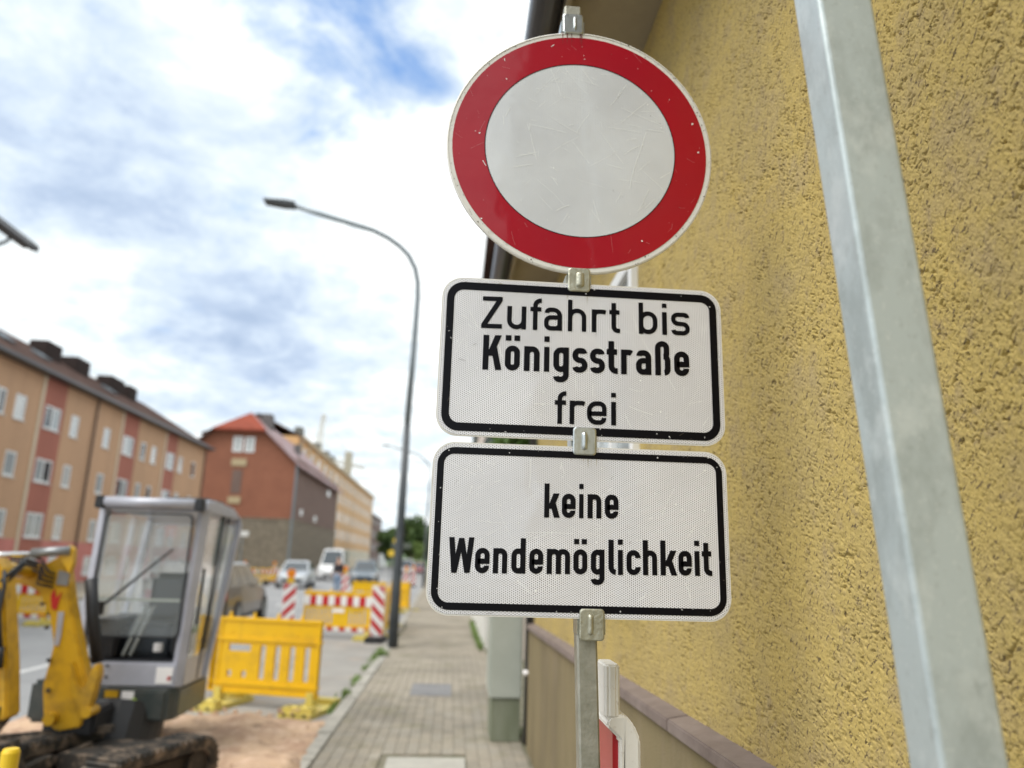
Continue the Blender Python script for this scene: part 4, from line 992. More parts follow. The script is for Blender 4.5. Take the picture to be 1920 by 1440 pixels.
# follow the slight trapezoid of the windscreen
def tz(p): return (p[0]+(.0 if p[0] > -2.4 else -.03*(1.9-p[1])), p[1])
wso = [tz(p) for p in ws]; wsi = [tz(p) for p in rrect(-2.465, 1.395, .333, .473, .042, 6)]
b = MB(); n = len(wso); vs = [(x, 6.395, z) for x, z in wso]+[(x, 6.395, z) for x, z in wsi]+[(x, 6.415, z) for x, z in wso]+[(x, 6.415, z) for x, z in wsi]
b.raw(vs, [f for k in range(n) for f in ((k, (k+1) % n, n+(k+1) % n, n+k), (k, 2*n+k, 2*n+(k+1) % n, (k+1) % n), (n+k, n+(k+1) % n, 3*n+(k+1) % n, 3*n+k))]).build('window_seal', m_blk, ex)
b = MB(); flat(b, [p for p in wsi], 6.405); b.build('windscreen', m_cabin, ex)
bx('windscreen_bar', mat('pale_green_rail', (.42, .45, .40), .5), -2.80, -2.15, 6.408, 6.425, 1.185, 1.205)
b = MB(); b.raw([(-2.06, 6.5, .75), (-2.06, 6.78, .75), (-2.03, 6.93, 1.86), (-2.03, 6.5, 1.86)], [(0, 1, 2, 3)]); b.build('door_glass', m_cabin, ex)
b = MB(); b.raw([(-2.055, 6.86, .75), (-2.055, 7.02, .75), (-2.025, 7.36, 1.84), (-2.025, 7.0, 1.84)], [(0, 1, 2, 3)]); b.build('side_glass', m_cabin, ex)
b = MB(); b.raw([(-2.83, 7.10, 1.0), (-2.06, 7.10, 1.0), (-2.06, 7.40, 1.84), (-2.83, 7.40, 1.84)], [(0, 1, 2, 3)]); b.build('rear_glass', m_cabin, ex)
b = MB(); b.raw([(-2.85, 6.5, .95), (-2.85, 7.42, .95), (-2.85, 7.38, 1.86), (-2.85, 6.5, 1.86)], [(0, 1, 2, 3)]); b.build('side_glass', m_cabin, ex)
bx('door_panel', m_cabg, -2.085, -2.06, 6.47, 6.99, .55, .78)
MB().bar((-2.03, 6.52, 1.0), (-2.02, 6.52, 1.45), .02).build('grab_handle', m_blk, ex)
b = MB(); b.tube([(-2.745, 6.375, 1.155), (-2.70, 6.378, 1.17), (-2.24, 6.385, 1.60)], [.016, .012, .008], 8); b.build('wiper', m_blk, ex)
b = MB(); b.obox((-2.765, 6.36, 1.13), .13, .05, .10, b=.02); b.build('wiper_motor', m_blk, ex, bevel=.01)
# interior
b = MB(); b.box(-2.62, -2.24, 6.62, 6.97, .745, 1.0); b.build('seat', m_seat, ex, bevel=.04)
b = MB(); b.box(-2.60, -2.22, 6.96, 7.06, 1.0, 1.40); b.build('seat_back', m_seat, ex, bevel=.05)
b = MB()
for dx in (0, .055): b.tube([(-2.565+dx, 6.50, .76), (-2.47+dx, 6.62, 1.14)], .014, 8)
b.build('travel_levers', mat('grey_lever', (.42, .45, .44), .4), ex, smooth=True)
b = MB(); b.box(-2.82, -2.62, 6.48, 6.95, .745, 1.04); b.build('control_console', m_blk, ex, bevel=.02)
b = MB(); b.box(-2.22, -2.10, 6.55, 6.98, .745, 1.12); b.build('control_console', m_blk, ex, bevel=.02)
bx('cab_floor', m_blk, -2.84, -2.09, 6.44, 7.0, .72, .74)
bx('cab_back_panel', m_blk, -2.84, -2.09, 6.99, 7.01, .74, 1.05)
b = MB(); b.tube([(-2.30, 6.5, .80), (-2.30, 6.5, .86)], .035, 10); b.build('pedal', m_stick, ex)
# boom, dipper
def plate_prism(pts, y0, y1): return MB().prism(pts, 'y', y0, y1)
boom_ = [(-2.70, .40), (-2.60, .33), (-2.44, .36), (-2.43, .62), (-2.50, .80), (-2.58, 1.02), (-2.65, 1.22), (-2.70, 1.40), (-2.73, 1.50), (-2.84, 1.53), (-2.95, 1.46), (-3.20, 1.43), (-3.22, 1.34), (-3.06, 1.31), (-2.95, 1.25), (-2.86, 1.10), (-2.80, .90), (-2.745, .62)]
boom = [(x-(.085 if x > -2.76 else 0), z) for x, z in boom_]
bo = plate_prism(boom, 5.86, 5.98).build('boom', m_exy, ex, bevel=.012)
plate_prism([(x-.095, z) for x, z in [(-2.52, .60), (-2.40, .42), (-2.36, .52), (-2.33, .72), (-2.35, .79), (-2.385, .78), (-2.43, .62), (-2.47, .64), (-2.54, .80)]], 5.80, 5.88).build('boom_foot_lug', m_exy, bo, bevel=.01)
b = MB(); b.tube([(-2.47, 5.77, .47), (-2.47, 5.92, .47)], .035, 12); b.build('pivot_pin', m_exy, bo)
b = MB(); b.tube([(-2.72, 5.79, .42), (-2.72, 6.03, .42)], .04, 12); b.build('pivot_pin', m_exy, bo)
b = MB(); b.prism([(-2.80, .30), (-2.45, .30), (-2.45, .46), (-2.80, .46)], 'y', 5.88, 6.35); b.build('swing_bracket', m_blk, ex, bevel=.02)
b = MB(); b.tube([(-3.02, 5.80, 1.535), (-2.76, 5.80, 1.56)], .034, 12); b.build('arm_cylinder', mat('steel_cylinder', (.25, .26, .27), .35, .6), bo, smooth=True)
b = MB(); b.tube([(-3.6, 5.78, 1.50), (-3.02, 5.80, 1.525)], .020, 10); b.build('cylinder_rod', m_chrome, bo, smooth=True)
b = MB(); b.tube([(-2.70, 6.06, 1.36), (-2.65, 6.06, 1.10), (-2.56, 6.06, .76)], .045, 12); b.build('boom_cylinder', m_blk, bo, smooth=True)
b = MB()
for k in range(4):
    z = 1.47-.03*k; b.tube([(-3.20, 5.82-.01*k, z), (-3.05, 5.81, z+.05), (-2.95, 5.81, z+.02), (-2.90-.02*k, 5.82, z-.06), (-2.86, 5.84, z-.08)], .009, 6)
b.build('hydraulic_hose', m_blk, bo, smooth=True)
b = MB(); b.prism([(-2.81, 1.49), (-2.745, 1.40), (-2.73, 1.47), (-2.74, 1.57), (-2.78, 1.60)], 'y', 5.80, 5.86); b.build('hose_guard', m_exy, bo)
b = MB(); b.prism([(-2.87, 1.24), (-2.85, 1.29), (-2.83, 1.22), (-2.80, 1.27), (-2.815, 1.14), (-2.85, 1.15)], 'y', 5.852, 5.8585); b.build('red_arrow_decal', m_stickr, bo)
b = MB(); b.prism([(-2.80, 1.13), (-2.76, 1.13), (-2.755, .96), (-2.76, .90), (-2.79, .90)], 'y', 5.852, 5.8585); b.build('grey_decal', m_cabg, bo)
b = MB(); b.prism([(-2.845, 1.32), (-2.765, 1.31), (-2.765, 1.40), (-2.84, 1.42)], 'y', 5.848, 5.8585); b.build('service_plate', mat('grey_steel_plate', (.2, .2, .2), .5), bo)
dip = [(-3.12, 1.50), (-2.985, 1.50), (-2.93, 1.42), (-2.895, 1.28), (-2.80, .86), (-2.74, .52), (-2.86, .46), (-3.05, .60), (-3.15, 1.0), (-3.2, 1.42)]
di = plate_prism(dip, 5.30, 5.46).build('dipper_arm', m_exy, ex, bevel=.012)
b = MB(); b.tube([(-2.92, 5.27, 1.30), (-2.875, 5.26, 1.10), (-2.84, 5.26, .95)], .020, 8); b.tube([(-2.84, 5.26, .95), (-2.83, 5.26, .82)], .03, 8); b.tube([(-2.90, 5.27, 1.42), (-2.87, 5.25, 1.32), (-2.88, 5.26, 1.1), (-2.86, 5.25, .9), (-2.90, 5.26, .72)], .012, 6)
b.build('hydraulic_hose', m_blk, di, smooth=True)
b = MB(); b.bar((-2.80, 5.36, .56), (-2.86, 5.2, .36), .07, .12); b.bar((-2.86, 5.2, .36), (-3.05, 5.1, .30), .05, .1); b.tube([(-2.86, 5.1, .36), (-2.86, 5.34, .36)], .06, 12); b.build('bucket_linkage', m_mud, di)
b = MB()
cv = [(-2.72, .34), (-2.66, .18), (-2.74, .04), (-2.95, .0), (-3.2, .08), (-3.3, .3)]
b.prism(cv+[(x*.995-.01, z+.03) for x, z in reversed(cv)], 'y', 4.95, 5.45); b.build('bucket', m_mud, di)
b = MB(); b.tube([(-3.02, 5.26, 1.43), (-3.06, 5.95, 1.40)], .05, 14); b.build('elbow_pin', m_exy, ex)
b = MB()
for k in range(2): b.tube([(-2.93, 5.30, 1.30+.05*k), (-2.90, 5.5, 1.46+.03*k), (-2.95, 5.74, 1.44+.02*k)], .013, 6)
b.build('hydraulic_hose', m_blk, ex, smooth=True)
b = MB(); b.bar((-2.93, 5.29, .95), (-2.885, 5.29, .74), .05, .03); b.build('hose_clamp', m_mud, di)
for (x_, z_) in ((-2.90, 1.18), (-2.84, 1.02), (-2.79, .80), (-2.76, .60)): MB().tube([(x_-.02, 5.845, z_), (x_-.02, 5.862, z_)], .014, 10).build('bolt_head', m_mud, bo)
for (x_, z_) in ((-2.62, .62), (-2.13, .62), (-2.62, .70), (-2.66, .58)): MB().tube([(x_, 6.372, z_), (x_, 6.388, z_)], .010, 8).build('bolt_head', m_blk, ex)

# ================================================================== VEHICLES
def car(name, label, cat, x, y, rz, L_=4.6, W_=1.8, H_=1.48, paint=m_cars, kind='wagon'):
    """local frame: +y is the front of the car"""
    t = thing(name, label, cat, (x, y, -.075), rz=rz)
    # stations along y: (y, belt half width, sill z, belt z)
    hl = L_/2
    if kind == 'van': st_ = [(-hl, .93, .40, 1.30), (-hl+.05, 1, .30, 1.35), (hl*.2, 1, .28, 1.30), (hl*.62, 1, .28, 1.18), (hl*.9, .96, .28, 1.02), (hl, .80, .38, .78)]
    else: st_ = [(-hl, .84, .42, .86), (-hl+.10, .95, .26, .95), (-hl*.5, 1, .22, .97), (hl*.15, 1, .22, .94), (hl*.55, .99, .22, .90), (hl*.88, .92, .24, .78), (hl, .74, .34, .62)]
    b = MB(); vs = []; hw = W_/2; ns = 8
    for (yy, wf, z0, z1) in st_:
        w = hw*wf
        sec = [(-w*.9, z0), (-w, z0+.12), (-w*1.0, (z0+z1)/2), (-w*.94, z1), (w*.94, z1), (w*1.0, (z0+z1)/2), (w, z0+.12), (w*.9, z0)]
        vs += [(a_, yy, c_) for a_, c_ in sec]
    n = len(st_)
    fs = [(i*ns+k, i*ns+(k+1) % ns, (i+1)*ns+(k+1) % ns, (i+1)*ns+k) for i in range(n-1) for k in range(ns)]+[tuple(range(ns)), tuple(reversed(range((n-1)*ns, n*ns)))]
    body_ = b.raw(vs, fs).build('body', paint, t, local=True, smooth=False)
    # greenhouse
    if kind == 'van': g0 = [(-hl+.03, 1.33), (hl*.72, 1.14)]; g1 = [(-hl+.06, H_), (hl*.34, H_)]
    elif kind == 'wagon': g0 = [(-hl+.12, .95), (hl*.50, .92)]; g1 = [(-hl+.42, H_), (hl*.12, H_)]
    else: g0 = [(-hl*.72, .95), (hl*.50, .92)]; g1 = [(-hl*.42, H_), (hl*.08, H_)]
    w0, w1 = hw*.90, hw*.72
    def gh(k0, s0, name_, m_, inset=0.0):
        pass
    A = [(-w0, g0[0][0], g0[0][1]), (w0, g0[0][0], g0[0][1]), (w0, g0[1][0], g0[1][1]), (-w0, g0[1][0], g0[1][1])]
    B = [(-w1, g1[0][0], g1[0][1]-.05), (w1, g1[0][0], g1[0][1]-.05), (w1, g1[1][0], g1[1][1]-.05), (-w1, g1[1][0], g1[1][1]-.05)]
    C = [(-w1*.88, g1[0][0]+.12, H_), (w1*.88, g1[0][0]+.12, H_), (w1*.88, g1[1][0]-.12, H_), (-w1*.88, g1[1][0]-.12, H_)]
    MB().raw(A+B+C, [(0,1,5,4),(1,2,6,5),(2,3,7,6),(3,0,4,7),(4,5,9,8),(5,6,10,9),(6,7,11,10),(7,4,8,11),(8,9,10,11),(0,3,2,1)]).build('roof', paint, t, local=True)
    # windows proud of the greenhouse by a few millimetres
    def quad(i, j, name_, u0=.07, u1=.93, v0=.10, v1=.93):
        P00, P10, P11, P01 = Vector(A[i]), Vector(A[j]), Vector(B[j]), Vector(B[i]); nrm = (P10-P00).cross(P01-P00).normalized(); cen = (P00+P11)/2
        if nrm.dot(cen-Vector((0, 0, 1))) < 0: nrm = -nrm
        def pt(u_, v_): return (P00*(1-u_)+P10*u_)*(1-v_)+(P01*(1-u_)+P11*u_)*v_+nrm*.006
        MB().raw([pt(u0, v0), pt(u1, v0), pt(u1, v1), pt(u0, v1)], [(0, 1, 2, 3)]).build(name_, m_glass if kind != 'van' else m_glass, t, local=True)
    if kind != 'van': quad(0, 1, 'rear_window')
    quad(2, 3, 'windscreen', .05, .95, .08, .95)
    if kind == 'van': quad(1, 2, 'side_window', .80, .96, .2, .85); quad(3, 0, 'side_window', .04, .20, .2, .85)
    else:
        for a_, c_ in ((.10, .36), (.39, .64), (.67, .90)): quad(1, 2, 'side_window', a_, c_); quad(3, 0, 'side_window', 1-c_, 1-a_)
    wr = .33 if kind != 'van' else .35
    for sx_ in (-1, 1):
        for yy in (-hl*.60, hl*.62):
            w_ = MB().tube([(sx_*(hw-.20), yy, wr), (sx_*(hw+.012), yy, wr)], wr, 18).build('wheel', m_blk, t, local=True)
            MB().tube([(sx_*(hw-.02), yy, wr), (sx_*(hw+.02), yy, wr)], wr*.62, 14).build('rim', m_polel, w_, local=True)
        xx = sx_*hw*.66
        MB().box(xx-.15, xx+.15, hl-.12, hl-.015, .58 if kind != 'van' else .72, .72 if kind != 'van' else .92).build('headlight', m_head, t, local=True, bevel=.02)
        MB().box(sx_*hw*.80-.11, sx_*hw*.80+.11, -hl-.012, -hl+.08, .68, .90).build('tail_light', m_tail, t, local=True, bevel=.02)
        MB().box(sx_*(hw+.10)-.09, sx_*(hw+.10)+.07, hl*.36, hl*.36+.10, .92, 1.06).build('wing_mirror', paint, t, local=True, bevel=.02)
    MB().box(-.52, .52, hl-.05, hl+.012, .36, .52).build('grille', m_blk, t, local=True, bevel=.01)
    MB().box(-.26, .26, -hl-.02, -hl+.02, .50, .61).build('number_plate', m_stick, t, local=True)
    MB().box(-hw*.85, hw*.85, -hl-.03, -hl+.05, .34, .46).build('rear_bumper', m_blk, t, local=True, bevel=.02)
    return t
car('estate_car', 'taupe estate car behind the excavator cab, seen from its rear corner', 'car', -5.72, 19.5, R(2), 4.7, 1.84, 1.50, m_carg)
car('silver_car', 'oncoming silver car in front of the stone based brick building', 'car', -8.85, 45.5, R(184), 4.4, 1.8, 1.50, m_cars, 'hatch')
car('white_van', 'tall white delivery van driving towards the viewer', 'van', -9.3, 62.5, R(183), 5.6, 2.0, 2.42, m_carw, 'van')
car('blue_grey_car', 'blue grey car right of the white van', 'car', -5.85, 54, R(184), 4.3, 1.8, 1.62, m_carb, 'hatch')
car('pale_car', 'pale grey car far down the street right of the lamp post', 'car', -5.2, 92, R(184), 4.6, 1.9, 1.9, m_carp, 'wagon')
car('dark_red_car', 'dark red car farthest down the street', 'car', -4.3, 101, R(184), 4.4, 1.8, 1.6, m_carr, 'hatch')

# ================================================================== PERSON ON THE ROADSIDE
def person(x, y, rz):
    t = thing('person', 'person in dark jacket and light blue jeans standing by the road works', 'person', (x, y, -.075), rz=rz)
    def skin(name, V, E_, rad, m, root=0, sub=1):
        me_ = bpy.data.meshes.new(name); me_.from_pydata(V, E_, []); ob = bpy.data.objects.new(name, me_); COL.objects.link(ob); ob.parent = t
        me_.materials.append(m); md = ob.modifiers.new('skin', 'SKIN'); sl = me_.skin_vertices[0].data
        for i, r_ in enumerate(rad): sl[i].radius = (r_, r_)
        sl[root].use_root = True; ms = ob.modifiers.new('s', 'SUBSURF'); ms.levels = sub; ms.render_levels = sub; return ob
    V = [(0,0,.95), (0,0,1.15), (0,.01,1.38), (0,.02,1.50), (0,.03,1.62), (0,.03,1.73),
         (-.10,0,.90), (-.12,.05,.50), (-.12,-.02,.09), (-.12,.14,.04), (.10,0,.90), (.13,-.03,.50), (.14,-.10,.09), (.14,.06,.04),
         (-.19,0,1.41), (-.25,.02,1.12), (-.22,.16,.92), (-.21,.20,.84), (.19,0,1.41), (.25,.0,1.12), (.23,.13,.92), (.22,.17,.84)]
    E_ = [(0,1),(1,2),(2,3),(3,4),(4,5),(0,6),(6,7),(7,8),(8,9),(0,10),(10,11),(11,12),(12,13),(2,14),(14,15),(15,16),(16,17),(2,18),(18,19),(19,20),(20,21)]
    rad = [.14,.13,.16,.055,.095,.07,.10,.065,.05,.04,.10,.065,.05,.04,.07,.05,.04,.035,.07,.05,.04,.035]
    skin('body', V, E_, rad, mat('light_skin', (.50, .30, .21), .6))
    skin('jacket', [(0,0,.93),(0,0,1.15),(0,.01,1.40),(-.19,0,1.42),(-.25,.02,1.12),(-.22,.15,.94),(.19,0,1.42),(.25,0,1.12),(.23,.12,.94)], [(0,1),(1,2),(2,3),(3,4),(4,5),(2,6),(6,7),(7,8)],
         [.165,.155,.18,.085,.065,.055,.085,.065,.055], mat('dark_navy_jacket', (.012, .013, .022), .8))
    skin('jeans', [(0,0,.95),(-.10,0,.88),(-.12,.05,.50),(-.12,-.02,.10),(.10,0,.88),(.13,-.03,.50),(.14,-.10,.10)], [(0,1),(1,2),(2,3),(0,4),(4,5),(5,6)], [.15,.115,.085,.07,.115,.085,.07], mat('light_blue_jeans', (.22, .30, .42), .8))
    skin('hair', [(0,-.01,1.68),(0,.0,1.78)], [(0,1)], [.10,.075], mat('dark_hair', (.03, .02, .015), .7))
person(-5.35, 37.5, R(160))

# ================================================================== BUILDINGS ACROSS THE STREET
def roof_gable(b, x0, x1, y0, y1, ze, zr, hip=(0, 0), over=.5, t=.18):
    """ridge along y; x0<x1 eaves"""
    xm = (x0+x1)/2; sl = (zr-ze)/((x1-x0)/2); a, c = x0-over, x1+over; zo = ze-over*sl
    V = [(a, y0-over, zo), (a, y1+over, zo), (xm, y0-over+hip[0], zr), (xm, y1+over-hip[1], zr), (c, y0-over, zo), (c, y1+over, zo)]
    V2 = [(x, y, z-t) for x, y, z in V]
    b.raw(V+V2, [(0,1,3,2),(2,3,5,4),(6,8,9,7),(8,10,11,9),(0,6,7,1),(4,5,11,10),(0,2,8,6),(2,4,10,8),(1,7,9,3),(3,9,11,5)])
    return b
apt = thing('apartment_block', 'long tan rendered apartment block with brick red stripes and white windows across the street', 'building', (-20, 45, 0))
segs = [(24.0, 28.6, m_tan), (28.6, 30.6, m_redr), (30.6, 37.08, m_tan), (37.08, 39.12, m_redr), (39.12, 46.1, m_tan), (46.1, 48.25, m_redr), (48.25, 53.1, m_tan), (53.1, 55.15, m_redr), (55.15, 61.2, m_tan)]
wins = [(25.4, 1.0, 1), (29.6, 1.5, 1), (31.6, .9, 0), (33.6, 1.0, 1), (35.25, .9, 0), (38.1, 1.5, 1), (40.35, .85, 0), (44.1, .85, 0), (47.05, 1.5, 1), (49.35, .8, 0), (51.1, .8, 0), (54.1, 1.5, 1), (56.15, .8, 0), (58.9, .85, 0)]
rows = [(7.38, 8.52), (4.78, 5.92), (2.16, 3.34)]
for (a, c, m_) in segs:
    hl_ = [(w[0]-w[1]/2, w[0]+w[1]/2, r[0], r[1]) for w in wins if a < w[0] < c for r in rows]
    b = wall_x(MB(), -20, a, c, 2.06, 9.95, hl_, .12, -1); b.build('wall', m_, apt, fix=False)
    hl2 = [(w[0]-w[1]/2, w[0]+w[1]/2, -.25, .9) for w in wins if a < w[0] < c]
    b = wall_x(MB(), -20, a, c, -.1, 2.06, [(q_[0], q_[1], .35, 1.35) for q_ in hl2], .12, -1); b.build('ground_floor_wall', m_pink if m_ is m_tan else m_redr, apt, fix=False)
MB().box(-30, -20.2, 24, 61.2, -.1, 9.95).build('core', m_tan, apt)
MB().raw([(-30, 61.2, -.1), (-20, 61.2, -.1), (-20, 61.2, 9.95), (-30, 61.2, 9.95)], [(0, 1, 2, 3)]).build('end_wall', m_tan, apt, fix=False)
MB().raw([(-30, 24, -.1), (-20, 24, -.1), (-20, 24, 9.95), (-30, 24, 9.95)], [(0, 1, 2, 3)]).build('end_wall', m_tan, apt, fix=False)
rndw = random.Random(5)
for (c_, w, mu) in wins:
    for (z0, z1) in rows+[(.35, 1.35)]:
        gl = rndw.choice([m_glass, m_glassp, m_curt, m_glassp])
        window_x(apt, -20, c_-w/2+.002, c_+w/2-.002, z0+.002, z1-.002, -1, mu, [gl, rndw.choice([m_glass, m_glassp])], fr=.09, dep=.02)
for y in (36.88, 45.85, 52.85): MB().box(-20, -19.955, y-.12, y+.12, .0, 9.9).build('pale_stripe', m_cream, apt)
for y in (42.35, 61.1): MB().tube([(-19.90, y, 0), (-19.90, y, 9.9)], .06, 8).build('downpipe', mat('brown_pipe', (.12, .08, .06), .5), apt)
b = MB(); xe, xr, ze, zr = -19.45, -24.0, 9.95, 12.75
V = [(xe, 23.5, ze), (xe, 61.8, ze), (xr, 23.5, zr), (xr, 58.2, zr), (-30.5, 23.5, 9.0), (-30.5, 61.8, 9.0)]
b.raw(V+[(x, y, z-.12) for x, y, z in V], [(0,1,3,2),(2,3,5,4),(1,5,3),(0,6,7,1),(1,7,11,5),(6,8,9,7),(0,2,8,6),(2,4,10,8)])
b.build('roof', m_rooft, apt)
MB().box(-19.56, -19.40, 23.5, 61.8, 9.84, 9.99).build('gutter', m_gutter, apt)
MB().box(-20, -19.6, 23.6, 61.5, 9.80, 9.86).build('eave_soffit', m_gutter, apt)
for (y0, y1) in ((41.2, 43.0), (44.6, 46.4), (49.2, 51.4), (52.0, 53.5)):
    MB().box(-23.6, -22.6, y0+.1, y1-.1, 11.7, 12.85).build('chimney', mat('dark_clad_chimney', (.045, .034, .032), .95, spec=.1), apt, bevel=.03)
for y0 in (36.2, 39.6, 47.6):
    MB().obox((-21.9, y0, 11.55), .8, .9, .10, Matrix.Rotation(R(31.5), 3, 'Y')).build('skylight', m_polel, apt)

brk = thing('brick_building', 'tall orange red brick building with half hipped roof on a grey rubble stone base', 'building', (-20.5, 85, 0))
YB = 72.0; x0, x1 = -26.0, -15.0; zb = 5.0; ze = 10.6; xm = -20.5
b = MB(); b.raw([(x0, YB, zb), (x1, YB, zb), (x1, YB, ze), (-18.0, YB, 13.35), (-22.9, YB, 13.35), (x0, YB, ze)], [(0, 1, 2, 3, 4, 5)]); b.build('gable_wall', m_brick, brk, fix=False)
sw = [(75.9, 77.1, 5.7, 6.3), (83.5, 85.2, 5.5, 6.1), (91.0, 93.0, 8.9, 9.6)]
wall_x(MB(), x1, YB, 99, zb, ze+.3, sw, .15, -1).build('side_wall', m_brick2, brk, fix=False)
for w in sw: window_x(brk, x1, w[0], w[1], w[2], w[3], -1, 0, m_curt, fr=.12, dep=.0, sill=False)
b = MB(); b.box(x0-.08, x1+.08, YB-.08, 99, -.1, zb); b.build('stone_base', m_stone, brk)
MB().box(x0-.12, x1+.12, YB-.12, 99.0, zb, zb+.12).build('string_course', m_stone, brk)
MB().box(x0, x1-.2, YB+.2, 98.9, zb, ze).build('core', m_brick2, brk)
ov = .6; sl = (13.35-ze)/3.0; er = (x1+ov, ze-ov*sl); el_ = (x0-ov, ze-ov*sl); pr, pl = (-18.0, 13.35), (-22.9, 13.35); YE = 99.4; Y0 = YB-.6; ap = (xm, YB+3.0, 15.6)
def slab_(b, pts, t=.22):
    n = len(pts); return b.raw(list(pts)+[(x, y, z-t) for x, y, z in pts], [tuple(range(n)), tuple(reversed(range(n, 2*n)))]+[(k, (k+1) % n, n+(k+1) % n, n+k) for k in range(n)])
slab_(MB(), [(er[0], Y0, er[1]), (er[0], YE, er[1]), (xm, YE, 15.6), ap, (pr[0], Y0, pr[1])]).build('roof_slope', mat('weathered_red_tile', (.27, .13, .12), .8, c2=(.36, .30, .32), nscale=.5), brk)
slab_(MB(), [(el_[0], Y0, el_[1]), (pl[0], Y0, pl[1]), ap, (xm, YE, 15.6), (el_[0], YE, el_[1])]).build('roof_slope', m_rooft, brk)
slab_(MB(), [(pl[0], Y0-.05, pl[1]), (pr[0], Y0-.05, pr[1]), (ap[0], ap[1], ap[2])]).build('hipped_gable_roof', m_orroof, brk)
def win_y(parent, Y, xa, xb, za, zb_, m_=m_curt, fr=.12):
    b = MB(); b.box(xa, xb, Y-.05, Y-.002, za, za+fr); b.box(xa, xb, Y-.05, Y-.002, zb_-fr, zb_); b.box(xa, xa+fr, Y-.05, Y-.002, za+fr, zb_-fr); b.box(xb-fr, xb, Y-.05, Y-.002, za+fr, zb_-fr)
    w = b.build('window', m_frame, parent, fix=False)
    MB().box(xa+fr, xb-fr, Y-.02, Y-.012, za+fr, zb_-fr).build('pane', m_, w, fix=False); return w
win_y(brk, YB, -21.05, -20.15, 11.2, 12.65); win_y(brk, YB, -19.95, -19.05, 11.2, 12.65)
MB().box(-21.0, -19.6, YB-.10, YB-.003, 9.85, 10.55).build('pale_lintel', mat('pale_sandstone', (.45, .36, .22), .8), brk, bevel=.03)
MB().box(-20.95, -19.8, YB-.10, YB-.003, 6.35, 7.0).build('pale_lintel', mat('pale_sandstone_low', (.45, .36, .22), .8), brk, bevel=.03)
MB().box(-20.8, -19.9, YB-.04, YB-.003, 7.3, 9.5).build('blind_window', m_brick2, brk)
MB().tube([(x1+.12, YB-.16, 0), (x1+.12, YB-.16, ze-.3)], .12, 8).build('downpipe', m_polel, brk)
MB().box(-20.0, -19.0, 77, 78.4, 13.8, 15.9).build('chimney', mat('grey_chimney', (.13, .12, .12), .8), brk)
MB().box(-17.5, -16.9, 82, 83, 12.2, 13.6).build('chimney', mat('grey_chimney_low', (.13, .12, .12), .8), brk)
org = thing('orange_building', 'long four storey orange and cream building beyond the brick building', 'building', (-20, 145, 0))
oh = []
for k in range(16):
    yc = 100.5+k*5.7
    for z in (1.9, 5.0, 8.1, 11.2, 14.0): oh.append((yc-.8, yc+.8, z, z+1.7))
wall_x(MB(), -20, 97, 190, 3.6, 16.9, [h for h in oh if h[2] > 4], .12, -1).build('wall', m_orange, org, fix=False)
wall_x(MB(), -20, 97, 190, -.1, 3.6, [(a, c, d, min(e, 3.5)) for a, c, d, e in oh if d < 4], .12, -1).build('ground_floor_wall', m_cream, org, fix=False)
MB().box(-32, -20.15, 97, 190, -.1, 16.9).build('core', m_orange, org)
for h in oh: window_x(org, -20, h[0]+.002, h[1]-.002, h[2]+.002, min(h[3], 3.5 if h[2] < 4 else 99)-.002, -1, 0, rndw.choice([m_curt, m_glassp]), fr=.14, dep=.0, sill=False)
for k in range(17): 
    y = 97.8+k*5.7; MB().box(-20, -19.9, y-.35, y+.35, 3.7, 16.6).build('pale_pilaster', m_cream, org)
MB().box(-20.0, -19.5, 96.8, 190.2, 16.6, 16.95).build('cornice', m_cream, org)
b = MB(); roof_gable(b, -32, -20, 97, 190, 17.0, 20.0, (2, 2), .4); b.build('roof', m_rooft, org)
for y in (104, 118, 127, 133, 150): MB().box(-22.4, -21.4, y, y+2.0, 17.4, 19.3).build('chimney', mat('roof_stack_grey', (.16, .16, .14), .8), org)
MB().box(-20.4, -19.1, 139, 140.5, 17, 21).build('lattice_stack', mat('pale_stack', (.45, .42, .33), .8), org)

def simple_house(name, label, X, y0, y1, h, wd, m_, rfm, storeys, sgn=-1, z0=-.1, rise=2.5, nwin=None, gm=m_glassp):
    """row house with its street front in the plane x=X; the body lies towards sgn*x"""
    t = thing(name, label, 'building', (X, (y0+y1)/2, 0))
    n = nwin or max(2, int((y1-y0)/3.2)); hs2 = []
    for k in range(n):
        yc = y0+(y1-y0)*(k+.5)/n
        for s_ in range(storeys):
            z = 1.0+s_*h/storeys; hs2.append((yc-.55, yc+.55, z, z+1.35))
    wall_x(MB(), X, y0, y1, z0, h, hs2, .12, sgn).build('wall', m_, t, fix=False)
    a, c = sorted((X+sgn*.15, X+sgn*wd)); MB().box(a, c, y0, y1, z0, h-.01).build('core', m_, t)
    b = MB(); b.raw([(X, y0, z0), (X+sgn*.3, y0, z0), (X+sgn*.3, y0, h), (X, y0, h), (X, y1, z0), (X+sgn*.3, y1, z0), (X+sgn*.3, y1, h), (X, y1, h)], [(0, 1, 2, 3), (4, 5, 6, 7)]); b.build('corner_wall', m_, t, fix=False)
    for hh in hs2: window_x(t, X, hh[0]+.002, hh[1]-.002, hh[2]+.002, hh[3]-.002, sgn, 1, gm, fr=.08, dep=.02)
    x0_, x1_ = sorted((X, X+sgn*wd)); b = MB(); roof_gable(b, x0_, x1_, y0, y1, h, h+rise, (0, 0), .45); b.build('roof', rfm, t)
    return t
simple_house('brown_building', 'narrow dark brown building after the long orange one', -20, 190.5, 217, 13.0, 12, m_brick2, m_rooft, 4)
simple_house('white_building', 'pale white building at the far end of the row', -20, 217.5, 243, 10.0, 12, m_white, m_rooft, 3, rise=.6)

